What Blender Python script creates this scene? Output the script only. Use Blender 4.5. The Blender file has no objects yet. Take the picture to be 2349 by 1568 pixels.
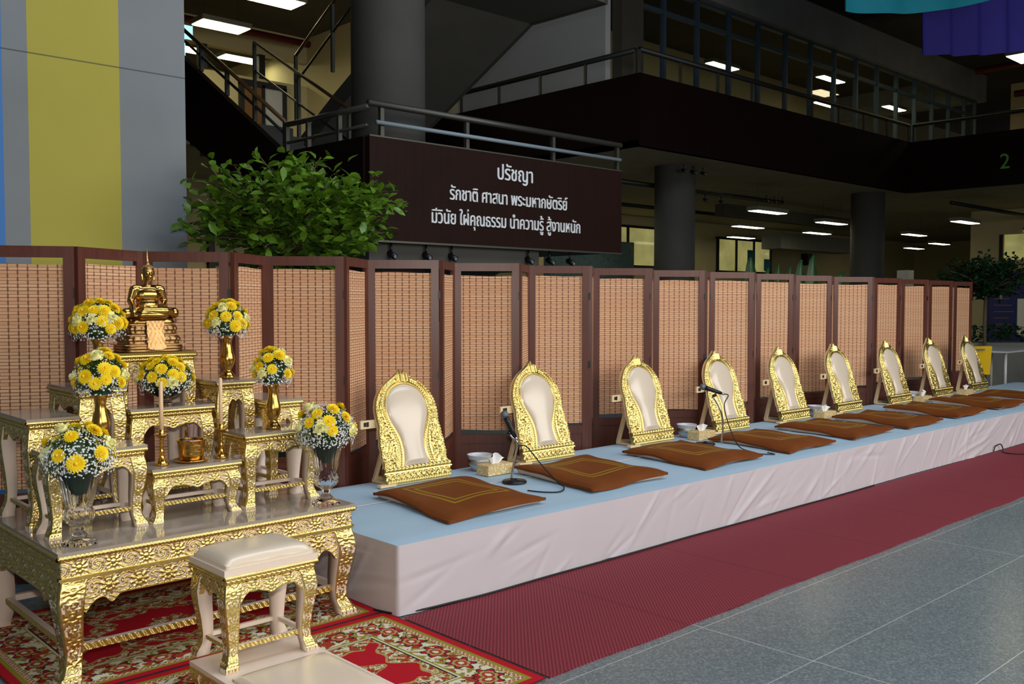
import bpy, bmesh, math, random
import numpy as np
from mathutils import Vector, Matrix

SC = bpy.context.scene
COL = SC.collection
PI = math.pi

# ------------------------------------------------------------------ camera, world, lights
def make_camera():
    cd = bpy.data.cameras.new('camera'); cd.sensor_width = 36.0; cd.lens = 33.41
    cd.clip_start = 0.05; cd.clip_end = 200
    o = bpy.data.objects.new('camera', cd); COL.objects.link(o)
    o.location = (0, 0, 1.5)
    pitch, yaw = math.radians(2.4), math.radians(46.9)
    f = Vector((math.cos(pitch)*math.cos(yaw), math.cos(pitch)*math.sin(yaw), -math.sin(pitch)))
    o.rotation_euler = f.to_track_quat('-Z', 'Y').to_euler()
    SC.camera = o
make_camera()

world = bpy.data.worlds.new('daylight_world'); SC.world = world; world.use_nodes = True
_bg = world.node_tree.nodes['Background']
_bg.inputs[0].default_value = (0.72, 0.74, 0.78, 1); _bg.inputs[1].default_value = 0.10

def area_light(name, loc, target, sx, sy, power, color):
    l = bpy.data.lights.new(name, 'AREA'); l.shape = 'RECTANGLE'; l.size = sx; l.size_y = sy
    l.energy = power; l.color = color
    o = bpy.data.objects.new(name, l); COL.objects.link(o); o.location = loc
    d = Vector(target) - Vector(loc)
    o.rotation_euler = d.to_track_quat('-Z', 'Y').to_euler()
    return o
area_light('daylight_from_open_front', (7.2, -2.6, 3.3), (6.4, 4.4, 0.6), 12.0, 2.6, 520, (1.0, 0.95, 0.87))
area_light('skylight_over_hall', (5.5, 1.5, 8.6), (5.5, 3.4, 0), 10, 3.2, 420, (0.74, 0.87, 1.0))
area_light('camera_flash', (0.0, 0.0, 1.75), (4.0, 4.4, 0.9), 0.14, 0.09, 60, (1.0, 0.95, 0.86))

vs = SC.view_settings
vs.view_transform = 'Standard'; vs.look = 'None'; vs.exposure = 0.0; vs.gamma = 1.0
vs.use_curve_mapping = False

# ------------------------------------------------------------------ materials
def lin(c):
    return tuple(((x/255)/12.92 if x/255 <= 0.04045 else ((x/255+0.055)/1.055)**2.4) for x in c)

class NB:
    """small node builder"""
    def __init__(s, name):
        s.m = bpy.data.materials.new(name); s.m.use_nodes = True
        s.t = s.m.node_tree; s.p = s.t.nodes['Principled BSDF']
    def n(s, kind, **kw):
        nd = s.t.nodes.new(kind)
        for k, v in kw.items(): setattr(nd, k, v)
        return nd
    def l(s, a, b): s.t.links.new(a, b)
    def val(s, x, sock):
        if hasattr(x, 'is_output'): s.l(x, sock)
        else: sock.default_value = x
    def math(s, op, a, b=0.0, c=0.0):
        nd = s.n('ShaderNodeMath', operation=op)
        s.val(a, nd.inputs[0]); s.val(b, nd.inputs[1]); s.val(c, nd.inputs[2])
        return nd.outputs[0]
    def mix(s, f, a, b):
        nd = s.n('ShaderNodeMix', data_type='RGBA')
        s.val(f, nd.inputs['Factor'])
        for x, k in ((a, 6), (b, 7)):
            if hasattr(x, 'is_output'): s.l(x, nd.inputs[k])
            else: nd.inputs[k].default_value = tuple(x[:3]) + (1,)
        return nd.outputs[2]
    def coord(s, kind='Object'): return s.n('ShaderNodeTexCoord').outputs[kind]
    def sep(s, v):
        nd = s.n('ShaderNodeSeparateXYZ'); s.l(v, nd.inputs[0]); return nd.outputs
    def noise(s, scale, detail=3, vec=None, rough=0.5):
        nd = s.n('ShaderNodeTexNoise'); nd.inputs['Scale'].default_value = scale
        nd.inputs['Detail'].default_value = detail; nd.inputs['Roughness'].default_value = rough
        if vec is not None: s.l(vec, nd.inputs['Vector'])
        return nd.outputs['Fac']
    def bump(s, h, strength=0.3, dist=0.01):
        nd = s.n('ShaderNodeBump'); nd.inputs['Strength'].default_value = strength
        nd.inputs['Distance'].default_value = dist; s.l(h, nd.inputs['Height'])
        s.l(nd.outputs[0], s.p.inputs['Normal'])
    def base(s, c, rough=0.5, metal=0.0, spec=None):
        if hasattr(c, 'is_output'): s.l(c, s.p.inputs['Base Color'])
        else: s.p.inputs['Base Color'].default_value = tuple(c[:3]) + (1,)
        s.p.inputs['Roughness'].default_value = rough; s.p.inputs['Metallic'].default_value = metal
        if spec is not None: s.p.inputs['Specular IOR Level'].default_value = spec

M = {}
def simple(key, rgb, rough=0.5, metal=0.0, noise=0.0, scale=8.0, bump=0.0, bscale=60, spec=None, sheen=0.0):
    b = NB(key); c = lin(rgb)
    if noise > 0:
        f = b.noise(scale, 4, b.coord())
        c2 = tuple(x*(1-noise) for x in c); c1 = tuple(min(1, x*(1+noise)) for x in c)
        col = b.mix(f, c2, c1)
    else: col = c
    b.base(col, rough, metal, spec)
    if bump > 0: b.bump(b.noise(bscale, 4, b.coord()), bump, 0.004)
    if sheen: b.p.inputs['Sheen Weight'].default_value = sheen
    M[key] = b.m; return b.m

def emit(key, rgb, strength):
    b = NB(key); b.base((0.8, 0.8, 0.8), 0.5)
    b.p.inputs['Emission Color'].default_value = lin(rgb) + (1,)
    b.p.inputs['Emission Strength'].default_value = strength
    M[key] = b.m

b = NB('gold_leaf'); f = b.noise(55, 4, b.coord())
b.base(b.mix(f, (0.60, 0.42, 0.10), (0.96, 0.78, 0.33)), 0.30, 1.0); b.bump(b.noise(240, 3, b.coord()), 0.12, 0.002); M['gold'] = b.m
simple('polished_brass', (214, 166, 84), 0.2, 1.0, 0.12, 6, 0.04, 90)
simple('old_bronze', (178, 140, 94), 0.36, 1.0, 0.3, 18, 0.2, 90)
simple('statue_brass', (196, 154, 88), 0.2, 1.0, 0.22, 7)
simple('dark_brass_plate', (120, 96, 46), 0.38, 1.0, 0.2, 9)
simple('cream_paint', (226, 208, 194), 0.38, 0, 0.05, 5, spec=0.5)
simple('lacquer_top', (160, 148, 136), 0.09, 0, 0.03, 3, spec=0.6)
simple('vinyl_cream', (222, 206, 186), 0.2, 0, 0.03, 3, spec=0.6)
simple('wood_cream', (232, 208, 166), 0.45, 0, 0.06, 7)
simple('silk_brown', (130, 66, 24), 0.62, 0, 0.06, 5, 0.1, 300)
simple('lining_white', (212, 196, 186), 0.8)
simple('black_plastic', (18, 18, 20), 0.4)
simple('black_rubber', (14, 14, 15), 0.6)
simple('chrome', (200, 200, 205), 0.12, 1.0)
simple('mic_mesh', (120, 124, 132), 0.35, 0.9, 0.2, 200, 0.5, 900)
simple('wax', (230, 198, 158), 0.45)
simple('ash', (170, 160, 150), 0.9)
simple('incense', (150, 44, 84), 0.8)
simple('ceramic', (196, 200, 208), 0.14, 0, 0, spec=0.6)
simple('silver_band', (190, 186, 178), 0.22, 1.0, 0.35, 90, 0.6, 260)
simple('tissue', (238, 240, 246), 0.85)
simple('flower_yellow', (255, 224, 24), 0.65, 0, 0.06, 60)
simple('flower_orange', (250, 196, 12), 0.65)
simple('flower_pale', (246, 242, 176), 0.65, 0, 0.08, 60)
simple('flower_white', (240, 244, 248), 0.7)
simple('stem_green', (56, 86, 44), 0.6)
simple('leaf_green', (44, 74, 30), 0.5, 0, 0.35, 40)
simple('foam_green', (26, 54, 44), 0.8)
_b = NB('tree_leaf'); _f = _b.noise(7, 3, _b.coord()); _b.base(_b.mix(_f, lin((12, 40, 6)), lin((118, 162, 44))), 0.34, 0, 0.45); M['tree_leaf'] = _b.m  # crown's shaded depths and lit tops put into the colour as noise
simple('plant_leaf', (40, 92, 40), 0.35, 0, 0.3, 4)
simple('tree_leaf_dark', (24, 58, 28), 0.4, 0, 0.5, 3)
simple('bark', (92, 78, 62), 0.8, 0, 0.3, 20, 0.5, 60)
simple('concrete', (140, 142, 140), 0.75, 0, 0.22, 1.8, 0.15, 30)
simple('concrete_warm', (150, 138, 112), 0.8, 0, 0.25, 2.2, 0.15, 30)
simple('parapet_brown', (24, 11, 9), 0.7, 0, 0.25, 2, spec=0.08)
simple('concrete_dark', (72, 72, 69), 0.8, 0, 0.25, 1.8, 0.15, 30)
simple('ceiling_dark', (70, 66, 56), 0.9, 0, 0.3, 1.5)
simple('wall_beige', (196, 184, 142), 0.8, 0, 0.06, 1.2)
simple('wall_white', (186, 190, 192), 0.75, 0, 0.04, 1)
simple('steel_rail', (84, 84, 78), 0.42, 0.6)
simple('steel_dark', (44, 46, 46), 0.45, 0.5)
simple('rail_brown', (88, 64, 38), 0.35, 0.2)
simple('pipe_white', (132, 146, 156), 0.4)
simple('pipe_red', (86, 14, 14), 0.5)
simple('frame_blue_grey', (72, 92, 108), 0.45, 0.3)
simple('window_dark_frame', (26, 26, 28), 0.5)
simple('letter_white', (232, 236, 240), 0.6)
simple('letter_green', (92, 176, 70), 0.6)
simple('cloth_teal', (0, 122, 142), 0.8, 0, 0.12, 4)
simple('cloth_indigo', (54, 48, 150), 0.8, 0, 0.15, 4)
simple('board_blue', (14, 20, 74), 0.5)
simple('paper', (208, 200, 176), 0.8)
simple('chair_yellow', (226, 184, 10), 0.35)
simple('table_white', (206, 208, 206), 0.3)
simple('planter_grey', (116, 116, 110), 0.8, 0, 0.2, 5)
simple('door_wood', (120, 84, 40), 0.5)
simple('panel_speckle_green', (82, 104, 98), 0.6, 0, 0.6, 14)
simple('reflection_teal', (60, 150, 170), 0.6, 0, 0.5, 2)
simple('tissue_box', (224, 196, 140), 0.6)
simple('fixture_grey', (120, 118, 108), 0.6)
simple('yellow_box', (176, 156, 40), 0.6)
emit('tube_warm', (255, 244, 196), 8.0)
emit('tube_bright', (255, 240, 190), 15.0)
emit('tube_room', (255, 240, 190), 22.0)
emit('screen_glow', (150, 220, 230), 1.2)

def m_mahogany():
    b = NB('mahogany_frame'); o = b.coord()
    mp = b.n('ShaderNodeMapping'); mp.inputs['Scale'].default_value = (30, 30, 2.2); b.l(o, mp.inputs[0])
    f = b.noise(1.6, 5, mp.outputs[0])
    b.base(b.mix(f, lin((72, 35, 26)), lin((106, 58, 45))), 0.34, 0, 0.5); M['mahogany'] = b.m
m_mahogany()

def m_blind():
    b = NB('bamboo_blind'); u, v, _ = b.sep(b.coord('UV'))
    vs_ = b.math('DIVIDE', v, 0.0172); row = b.math('FLOOR', vs_); fr = b.math('FRACT', vs_)
    wn = b.n('ShaderNodeTexWhiteNoise', noise_dimensions='1D'); b.l(row, wn.inputs['W']); rnd = wn.outputs['Value']
    us = b.math('DIVIDE', u, 0.0465); col_ = b.math('FLOOR', us); fu = b.math('FRACT', us)
    gap = b.math('LESS_THAN', fr, b.math('ADD', 0.13, b.math('MULTIPLY', rnd, 0.17)))
    thin = b.math('LESS_THAN', b.math('ABSOLUTE', b.math('SUBTRACT', fr, 0.6)), 0.06)
    # two vertical cords, alternately over and under the slats
    par = b.math('MODULO', b.math('ADD', row, col_), 2.0)
    cord = b.math('LESS_THAN', b.math('ABSOLUTE', b.math('SUBTRACT', fu, 0.5)), b.math('ADD', 0.045, b.math('MULTIPLY', par, 0.05)))
    f = b.noise(7, 3, b.coord('UV'))
    slat = b.mix(rnd, lin((214, 166, 124)), lin((240, 202, 160)))
    slat = b.mix(b.math('MULTIPLY', f, 0.5), slat, lin((226, 166, 134)))
    slat = b.mix(b.math('MULTIPLY', thin, 0.35), slat, lin((170, 104, 66)))
    c = b.mix(b.math('MULTIPLY', gap, 0.85), slat, lin((118, 62, 42)))
    c = b.mix(b.math('MULTIPLY', cord, 0.8), c, lin((104, 60, 42)))
    b.base(c, 0.6, 0, 0.3)
    b.bump(b.math('SUBTRACT', 1.0, gap), 0.4, 0.003); M['blind'] = b.m
m_blind()

def m_floor():
    b = NB('terrazzo_floor'); o = b.coord(); x, y, _ = b.sep(o)
    sp = b.n('ShaderNodeTexVoronoi'); sp.inputs['Scale'].default_value = 110; b.l(o, sp.inputs['Vector'])
    f = b.noise(1.1, 3, o); f2 = b.noise(420, 2, o)
    c = b.mix(f, lin((98, 107, 111)), lin((116, 127, 132)))
    wn = b.sep(sp.outputs['Color'])[0]
    c = b.mix(b.math('MULTIPLY', b.math('LESS_THAN', wn, 0.28), 0.4), c, lin((76, 87, 94)))
    c = b.mix(b.math('MULTIPLY', b.math('GREATER_THAN', wn, 0.8), 0.35), c, lin((150, 158, 162)))
    ly = b.math('LESS_THAN', b.math('ABSOLUTE', b.math('SUBTRACT', b.math('FRACT', b.math('DIVIDE', b.math('SUBTRACT', y, 2.28), 0.56)), 0.5)), 0.0042)
    lx = b.math('LESS_THAN', b.math('ABSOLUTE', b.math('SUBTRACT', b.math('FRACT', b.math('DIVIDE', x, 2.4)), 0.5)), 0.0012)
    c = b.mix(b.math('MULTIPLY', b.math('MAXIMUM', ly, lx), 0.7), c, lin((190, 194, 192)))
    b.base(c, 0.22, 0, 0.45); M['floor'] = b.m
m_floor()

def m_runner():
    b = NB('woven_runner'); x, y, _ = b.sep(b.coord())
    a = b.math('SINE', b.math('MULTIPLY', b.math('ADD', x, b.math('MULTIPLY', y, 0.35)), 2*PI/0.021))
    c_ = b.math('SINE', b.math('MULTIPLY', y, 2*PI/0.0165))
    p = b.math('GREATER_THAN', b.math('MULTIPLY', a, c_), 0.12)
    col = b.mix(p, lin((100, 26, 38)), lin((146, 56, 66)))
    fold = b.math('LESS_THAN', b.math('ABSOLUTE', b.math('SUBTRACT', b.math('FRACT', b.math('DIVIDE', x, 1.02)), 0.5)), 0.012)
    col = b.mix(b.math('MULTIPLY', fold, 0.3), col, lin((88, 22, 32)))
    b.base(col, 0.75, 0, 0.3); M['runner'] = b.m
m_runner()

def m_cloth(key, rgb, s=0.05):
    b = NB(key); f = b.noise(2.5, 3, b.coord()); c = lin(rgb)
    b.base(b.mix(f, tuple(x*(1-s) for x in c), tuple(min(1, x*(1+s)) for x in c)), 0.55, 0, 0.35)
    b.bump(b.noise(500, 2, b.coord()), 0.05, 0.002); M[key] = b.m
m_cloth('stage_blue', (168, 196, 216)); m_cloth('skirt_white', (198, 191, 198))

def m_cushion():
    b = NB('cushion_cover'); x, y, z = b.sep(b.coord())
    ax = b.math('ABSOLUTE', b.math('DIVIDE', x, 0.94)); ay = b.math('ABSOLUTE', b.math('SUBTRACT', y, 0.02))
    d = b.math('MAXIMUM', ax, ay)
    l1 = b.math('LESS_THAN', b.math('ABSOLUTE', b.math('SUBTRACT', d, 0.222)), 0.009)
    l2 = b.math('LESS_THAN', b.math('ABSOLUTE', b.math('SUBTRACT', d, 0.176)), 0.008)
    l = b.math('MAXIMUM', l1, l2)
    f = b.noise(9, 3, b.coord())
    c = b.mix(f, lin((106, 52, 13)), lin((124, 65, 20)))
    c = b.mix(b.math('MULTIPLY', l, 0.8), c, lin((160, 134, 30)))
    b.base(c, 0.65, 0, 0.2)
    b.bump(b.noise(350, 2, b.coord()), 0.1, 0.002); M['cushion'] = b.m
m_cushion()

def m_wallstripe():
    b = NB('painted_wall'); o = b.coord(); x, y, z = b.sep(o)
    f = b.noise(0.9, 4, o)
    grey = b.mix(f, lin((114, 118, 121)), lin((142, 147, 152)))
    yel = b.mix(f, lin((166, 156, 62)), lin((184, 173, 78)))
    yb = b.math('MULTIPLY', b.math('GREATER_THAN', x, 2.052), b.math('LESS_THAN', x, 2.668))
    c = b.mix(yb, grey, yel)
    c = b.mix(b.math('MULTIPLY', b.math('LESS_THAN', x, 1.893), b.math('GREATER_THAN', x, 1.45)), c, lin((70, 124, 190)))
    seam = b.math('LESS_THAN', b.math('ABSOLUTE', b.math('SUBTRACT', z, 3.19)), 0.005)
    c = b.mix(b.math('MULTIPLY', seam, 0.7), c, lin((60, 62, 60)))
    b.base(c, 0.7, 0, 0.3); M['wallstripe'] = b.m
m_wallstripe()

def m_plank():
    b = NB('sign_boards'); x, y, z = b.sep(b.coord())
    fr = b.math('FRACT', b.math('DIVIDE', x, 0.115)); g = b.math('LESS_THAN', fr, 0.06)
    f = b.noise(3, 4, b.coord())
    c = b.mix(f, lin((30, 15, 12)), lin((42, 22, 16)))
    c = b.mix(b.math('MULTIPLY', g, 0.6), c, lin((24, 11, 9)))
    b.base(c, 0.6, 0, 0.12); M['sign'] = b.m
m_plank()

def m_attr(key, rough=0.9):
    b = NB(key); a = b.n('ShaderNodeVertexColor'); a.layer_name = 'weave'
    f = b.noise(300, 2, b.coord()); b.base(a.outputs[0], rough, 0, 0.2)
    b.bump(f, 0.3, 0.004); M[key] = b.m
m_attr('rug_pile')

def m_glass(key, col=(1, 1, 1), rough=0.0, ior=1.45):
    b = NB(key); b.base(col, rough); b.p.inputs['Transmission Weight'].default_value = 1.0
    b.p.inputs['IOR'].default_value = ior; M[key] = b.m
m_glass('crystal', (0.985, 0.99, 1.0), 0.015, 1.28)
def m_pane():
    b = NB('window_glass'); t = b.n('ShaderNodeBsdfTransparent'); t.inputs[0].default_value = (0.8, 0.86, 0.88, 1)
    g = b.n('ShaderNodeBsdfGlossy'); g.inputs['Roughness'].default_value = 0.02
    lw = b.n('ShaderNodeLayerWeight'); fr = b.n('ShaderNodeMath', operation='MULTIPLY_ADD'); b.l(b.math('POWER', lw.outputs['Facing'], 4.0), fr.inputs[0]); fr.inputs[1].default_value = 0.5; fr.inputs[2].default_value = 0.04
    mx = b.n('ShaderNodeMixShader'); b.l(fr.outputs[0], mx.inputs[0]); b.l(t.outputs[0], mx.inputs[1]); b.l(g.outputs[0], mx.inputs[2])
    b.l(mx.outputs[0], b.t.nodes['Material Output'].inputs['Surface']); M['pane'] = b.m
m_pane()

# ------------------------------------------------------------------ mesh builder
class MB:
    def __init__(s): s.v = []; s.f = []; s.m = []; s.s = []; s.uv = {}
    def add(s, verts, faces, mat=0, smooth=False):
        o = len(s.v); s.v.extend([tuple(map(float, p)) for p in verts])
        mats = mat if isinstance(mat, (list, tuple, np.ndarray)) else None
        for i, fc in enumerate(faces):
            s.f.append(tuple(int(k)+o for k in fc)); s.m.append(int(mats[i]) if mats is not None else mat); s.s.append(smooth)
        return o
    def box(s, x0, x1, y0, y1, z0, z1, mat=0):
        P = [(x0,y0,z0),(x1,y0,z0),(x1,y1,z0),(x0,y1,z0),(x0,y0,z1),(x1,y0,z1),(x1,y1,z1),(x0,y1,z1)]
        s.add(P, [(0,3,2,1),(4,5,6,7),(0,1,5,4),(1,2,6,5),(2,3,7,6),(3,0,4,7)], mat)
        return s
    def beam(s, p, q, w, h, mat=0, up=(0,0,1)):
        p, q = Vector(p), Vector(q); d = (q-p).normalized(); u = Vector(up)
        if abs(d.dot(u)) > 0.98: u = Vector((0,1,0))
        sx = d.cross(u).normalized()*w/2; sz = sx.cross(d).normalized()*h/2
        P = [p-sx-sz, p+sx-sz, p+sx+sz, p-sx+sz, q-sx-sz, q+sx-sz, q+sx+sz, q-sx+sz]
        s.add(P, [(0,1,2,3),(7,6,5,4),(0,4,5,1),(1,5,6,2),(2,6,7,3),(3,7,4,0)], mat); return s
    def tube(s, pts, r, n=8, mat=0, cap=True, smooth=True):
        pts = [Vector(p) for p in pts]; k = len(pts); V = []; F = []
        up = Vector((0, 0, 1))
        t0 = (pts[1]-pts[0]).normalized()
        if abs(t0.dot(up)) > 0.9: up = Vector((1, 0, 0))
        a = t0.cross(up).normalized()
        for i, p in enumerate(pts):
            t = (pts[min(i+1, k-1)] - pts[max(i-1, 0)]).normalized()
            a = (a - t*a.dot(t)).normalized(); c = t.cross(a)
            ri = r[i] if isinstance(r, (list, tuple)) else r
            for j in range(n):
                th = 2*PI*j/n; V.append(p + a*(math.cos(th)*ri) + c*(math.sin(th)*ri))
        for i in range(k-1):
            for j in range(n):
                F.append((i*n+j, i*n+(j+1) % n, (i+1)*n+(j+1) % n, (i+1)*n+j))
        if cap: F.append(tuple(range(n))[::-1]); F.append(tuple((k-1)*n+j for j in range(n)))
        s.add(V, F, mat, smooth); return s
    def lathe(s, prof, n=24, c=(0,0,0), mat=0, smooth=True, flute=None, cap=True):
        V = []; F = []; k = len(prof)
        for i, (r, z) in enumerate(prof):
            for j in range(n):
                th = 2*PI*j/n; rr = r*(1+(flute(i/(k-1), th, z) if flute else 0))
                V.append((c[0]+rr*math.cos(th), c[1]+rr*math.sin(th), c[2]+z))
        for i in range(k-1):
            for j in range(n): F.append((i*n+j, i*n+(j+1) % n, (i+1)*n+(j+1) % n, (i+1)*n+j))
        if cap:
            if prof[0][0] > 1e-5: F.append(tuple(range(n))[::-1])
            if prof[-1][0] > 1e-5: F.append(tuple((k-1)*n+j for j in range(n)))
        s.add(V, F, mat, smooth); return s
    def ell(s, c, r, nu=12, nv=8, mat=0, smooth=True):
        V = []; F = []; rx, ry, rz = (r, r, r) if not isinstance(r, (tuple, list)) else r
        for i in range(nv+1):
            ph = PI*i/nv
            for j in range(nu):
                th = 2*PI*j/nu; V.append((c[0]+rx*math.sin(ph)*math.cos(th), c[1]+ry*math.sin(ph)*math.sin(th), c[2]-rz*math.cos(ph)))
        for i in range(nv):
            for j in range(nu): F.append((i*nu+j, i*nu+(j+1) % nu, (i+1)*nu+(j+1) % nu, (i+1)*nu+j))
        s.add(V, F, mat, smooth); return s
    def sheet(s, P, mat=0, smooth=True, close=False):
        """P: array (a, b, 3) of points"""
        P = np.asarray(P); a, b_ = P.shape[:2]; F = []
        for i in range(a-1):
            for j in range(b_-1): F.append((i*b_+j, i*b_+j+1, (i+1)*b_+j+1, (i+1)*b_+j))
            if close: F.append((i*b_+b_-1, i*b_, (i+1)*b_, (i+1)*b_+b_-1))
        s.add(P.reshape(-1, 3), F, mat, smooth); return s
    def move(s, M4):
        s.v = [tuple(M4 @ Vector(p)) for p in s.v]; return s
    def build(s, name, mats, parent=None, loc=None):
        me = bpy.data.meshes.new(name)
        me.from_pydata(s.v, [], s.f)
        if not isinstance(mats, (list, tuple)): mats = [mats]
        for m in mats: me.materials.append(M[m])
        me.polygons.foreach_set('material_index', s.m); me.polygons.foreach_set('use_smooth', s.s)
        me.update()
        o = bpy.data.objects.new(name, me); COL.objects.link(o)
        if parent is not None: o.parent = parent
        if loc is not None: o.location = loc
        return o

def tag(o, label, cat=None, group=None, kind=None):
    if label: o['label'] = label
    if cat: o['category'] = cat
    if group: o['group'] = group
    if kind: o['kind'] = kind
    return o
def thing(name, label, cat, loc=(0,0,0), rz=0.0, group=None):
    o = bpy.data.objects.new(name, None); o.empty_display_size = 0.1; COL.objects.link(o)
    o.location = loc; o.rotation_euler = (0, 0, rz); return tag(o, label, cat, group)
def kids(o): return [c for c in bpy.data.objects if c.parent is o]
def dup(root, loc, rz=None, label=None, group=None):
    r = root.copy(); COL.objects.link(r); r.location = loc
    if rz is not None: r.rotation_euler = (0, 0, rz)
    if label: r['label'] = label
    if group: r['group'] = group
    for ch in kids(root):
        c = ch.copy(); COL.objects.link(c); c.parent = r
        for g in kids(ch):
            d = g.copy(); COL.objects.link(d); d.parent = c
    return r
def struct(name, mb, mats, label=None, cat=None, parent=None):
    o = mb.build(name, mats, parent)
    if parent is None: tag(o, label, cat, None, 'structure')
    return o

ORD = ['first', 'second', 'third', 'fourth', 'fifth', 'sixth', 'seventh', 'eighth', 'ninth', 'tenth', 'eleventh', 'twelfth', 'thirteenth', 'fourteenth', 'fifteenth', 'sixteenth']
#%%PART2
# ------------------------------------------------------------------ setting: floor, walls, upper floors
struct('floor', MB().box(-6, 46, -10, 32, -0.2, 0), 'floor', 'polished grey terrazzo hall floor with pale joint strips', 'floor')
struct('wall_left', MB().box(-5, 3.16, 7.0, 7.6, 0, 10.5), 'wallstripe', 'tall grey concrete wall with yellow and blue painted stripes', 'wall')

def soffit_and_slabs():
    struct('ceiling', MB().box(13.07, 46, 10.72, 32, 4.24, 4.34).box(9.4, 13.07, 13.4, 32, 3.80, 3.9).box(5.5, 9.4, 13.4, 32, 3.80, 3.9).box(-6, 5.5, 12.3, 32, 3.80, 3.9).box(23.75, 46, -10, 10.72, 4.24, 4.34), 'concrete_warm',
           'raw concrete underside of the upper floor above the lit hall', 'ceiling')
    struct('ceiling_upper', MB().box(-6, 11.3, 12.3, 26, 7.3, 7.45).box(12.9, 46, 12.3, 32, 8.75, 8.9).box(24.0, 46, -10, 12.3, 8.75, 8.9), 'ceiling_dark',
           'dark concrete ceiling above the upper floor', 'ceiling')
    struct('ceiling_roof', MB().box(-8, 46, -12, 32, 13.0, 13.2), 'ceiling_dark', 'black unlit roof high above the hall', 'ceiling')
    struct('trim_1', MB().box(13.07, 23.7, 10.7, 10.82, 4.24, 5.5).box(13.07, 13.19, 10.82, 17.5, 4.24, 5.5), 'parapet_brown',
           'dark brown walkway parapet running behind the sign balcony', 'parapet')
    struct('trim_2', MB().box(23.7, 23.82, -6, 10.7, 4.24, 5.5), 'parapet_brown', 'dark brown walkway parapet bearing the green numeral', 'parapet')
    struct('trim_3', MB().box(14.7, 32.2, 12.1, 12.5, 7.92, 8.75).box(31.8, 32.2, 12.5, 20, 7.92, 8.75), 'concrete', 'pale grey concrete beam above the upper windows', 'beam')
    struct('wall_back', MB().box(10.8, 46, 19.6, 19.8, 0, 4.24).box(-6, 10.8, 17.0, 17.2, 0, 3.8).box(10.8, 11.0, 17.0, 19.6, 0, 4.24), 'wall_beige', 'beige rear wall of the ground floor hall', 'wall')
    struct('wall_right', MB().box(44, 44.2, -10, 20, 0, 4.24).box(30, 30.3, 10.8, 11.65, 0, 4.24).box(30, 30.3, 2, 10.8, 0, 2.75).box(30, 30.3, 2, 10.8, 3.5, 4.24), 'wall_beige', 'beige side wall beyond the far columns', 'wall')
    struct('wall_upper', MB().box(-6, 11.2, 18.6, 18.8, 3.9, 6.25).box(-6, 11.2, 18.6, 18.8, 6.76, 7.3).box(-6, 11.2, 22.6, 22.8, 3.9, 7.3).box(11.2, 11.3, 15.6, 22.6, 3.9, 7.3).box(13.0, 46, 17.0, 17.2, 4.34, 8.75).box(34.0, 34.2, -8, 12, 4.34, 8.75), 'wall_beige', 'beige walls of the upper floor rooms', 'wall')
    struct('wall_stair', MB().box(14.2, 14.35, 12.5, 19.5, 4.34, 7.95), 'wall_white', 'plain white wall panel beside the upper windows', 'wall')
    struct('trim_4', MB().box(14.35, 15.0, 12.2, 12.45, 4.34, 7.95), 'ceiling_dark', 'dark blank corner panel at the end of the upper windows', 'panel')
soffit_and_slabs()

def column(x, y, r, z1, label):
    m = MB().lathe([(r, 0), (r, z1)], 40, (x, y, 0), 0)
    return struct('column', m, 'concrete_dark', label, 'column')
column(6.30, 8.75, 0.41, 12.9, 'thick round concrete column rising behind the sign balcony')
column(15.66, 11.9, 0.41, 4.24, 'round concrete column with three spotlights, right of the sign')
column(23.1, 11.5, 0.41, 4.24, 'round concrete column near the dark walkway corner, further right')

def quad(x0, x1, y, z0, z1):
    m = MB(); m.add([(x0, y, z0), (x1, y, z0), (x1, y, z1), (x0, y, z1)], [(0, 1, 2, 3)]); return m
# upper windows: one object per bay
MX = [14.98, 15.75, 16.9, 18.08, 19.25, 20.43, 21.58, 22.75, 23.91, 25.08, 26.25, 27.42, 28.58, 29.76, 30.94, 31.8]
for i in range(len(MX)-1):
    a, c = MX[i], MX[i+1]; y0, y1 = 12.27, 12.35
    m = MB().box(a-0.035, a+0.035, y0-0.03, y1, 4.34, 7.92).box(a, c, y0, y1, 7.38, 7.47).box(a, c, y0, y1, 7.86, 7.92).box(a, c, y0, y1, 4.34, 4.44)
    if i == len(MX)-2: m.box(c-0.07, c, y0-0.03, y1, 4.34, 7.92)
    w = m.build('window_%d' % (i+1), 'frame_blue_grey')
    tag(w, 'upper floor window bay with blue grey frame, %s from the white wall panel' % (ORD[i] if i < 15 else 'last'), 'window', 'upper floor window bays', 'structure')
    quad(a+.035, c-.035, 12.31, 4.44, 7.38).build('pane', 'pane', w); quad(a+.035, c-.035, 12.31, 7.47, 7.86).build('pane', 'pane', w)

# ground-floor windows in the back wall
def ground_window(n, x0, x1, z0, z1, label, splits, fill):
    y = 19.55
    m = MB().box(x0-.08, x1+.08, y-.04, y+.02, z0-.08, z0).box(x0-.08, x1+.08, y-.04, y+.02, z1, z1+.08)
    for k in range(splits+1):
        x = x0+(x1-x0)*k/splits; m.box(x-.05, x+.05, y-.04, y+.02, z0, z1)
    w = m.build('window_%d' % n, 'window_dark_frame'); tag(w, label, 'window', None, 'structure')
    MB().box(x0, x1, y+.0, y+.012, z0, z1).build('pane', fill, w)
def m_litwin():
    b = NB('lit_room_glass'); o = b.coord(); f = b.noise(1.3, 3, o); x, y, z = b.sep(o)
    b.base(lin((60, 60, 40)), 0.1); c = b.mix(f, lin((120, 116, 66)), lin((216, 208, 130)))
    b.l(c, b.p.inputs['Emission Color']); b.p.inputs['Emission Strength'].default_value = 0.55; M['litwin'] = b.m
m_litwin()
ground_window(21, 21.6, 25.0, 2.68, 3.86, 'lit dark framed window in the rear wall beneath the sign balcony end', 2, 'litwin')
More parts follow.
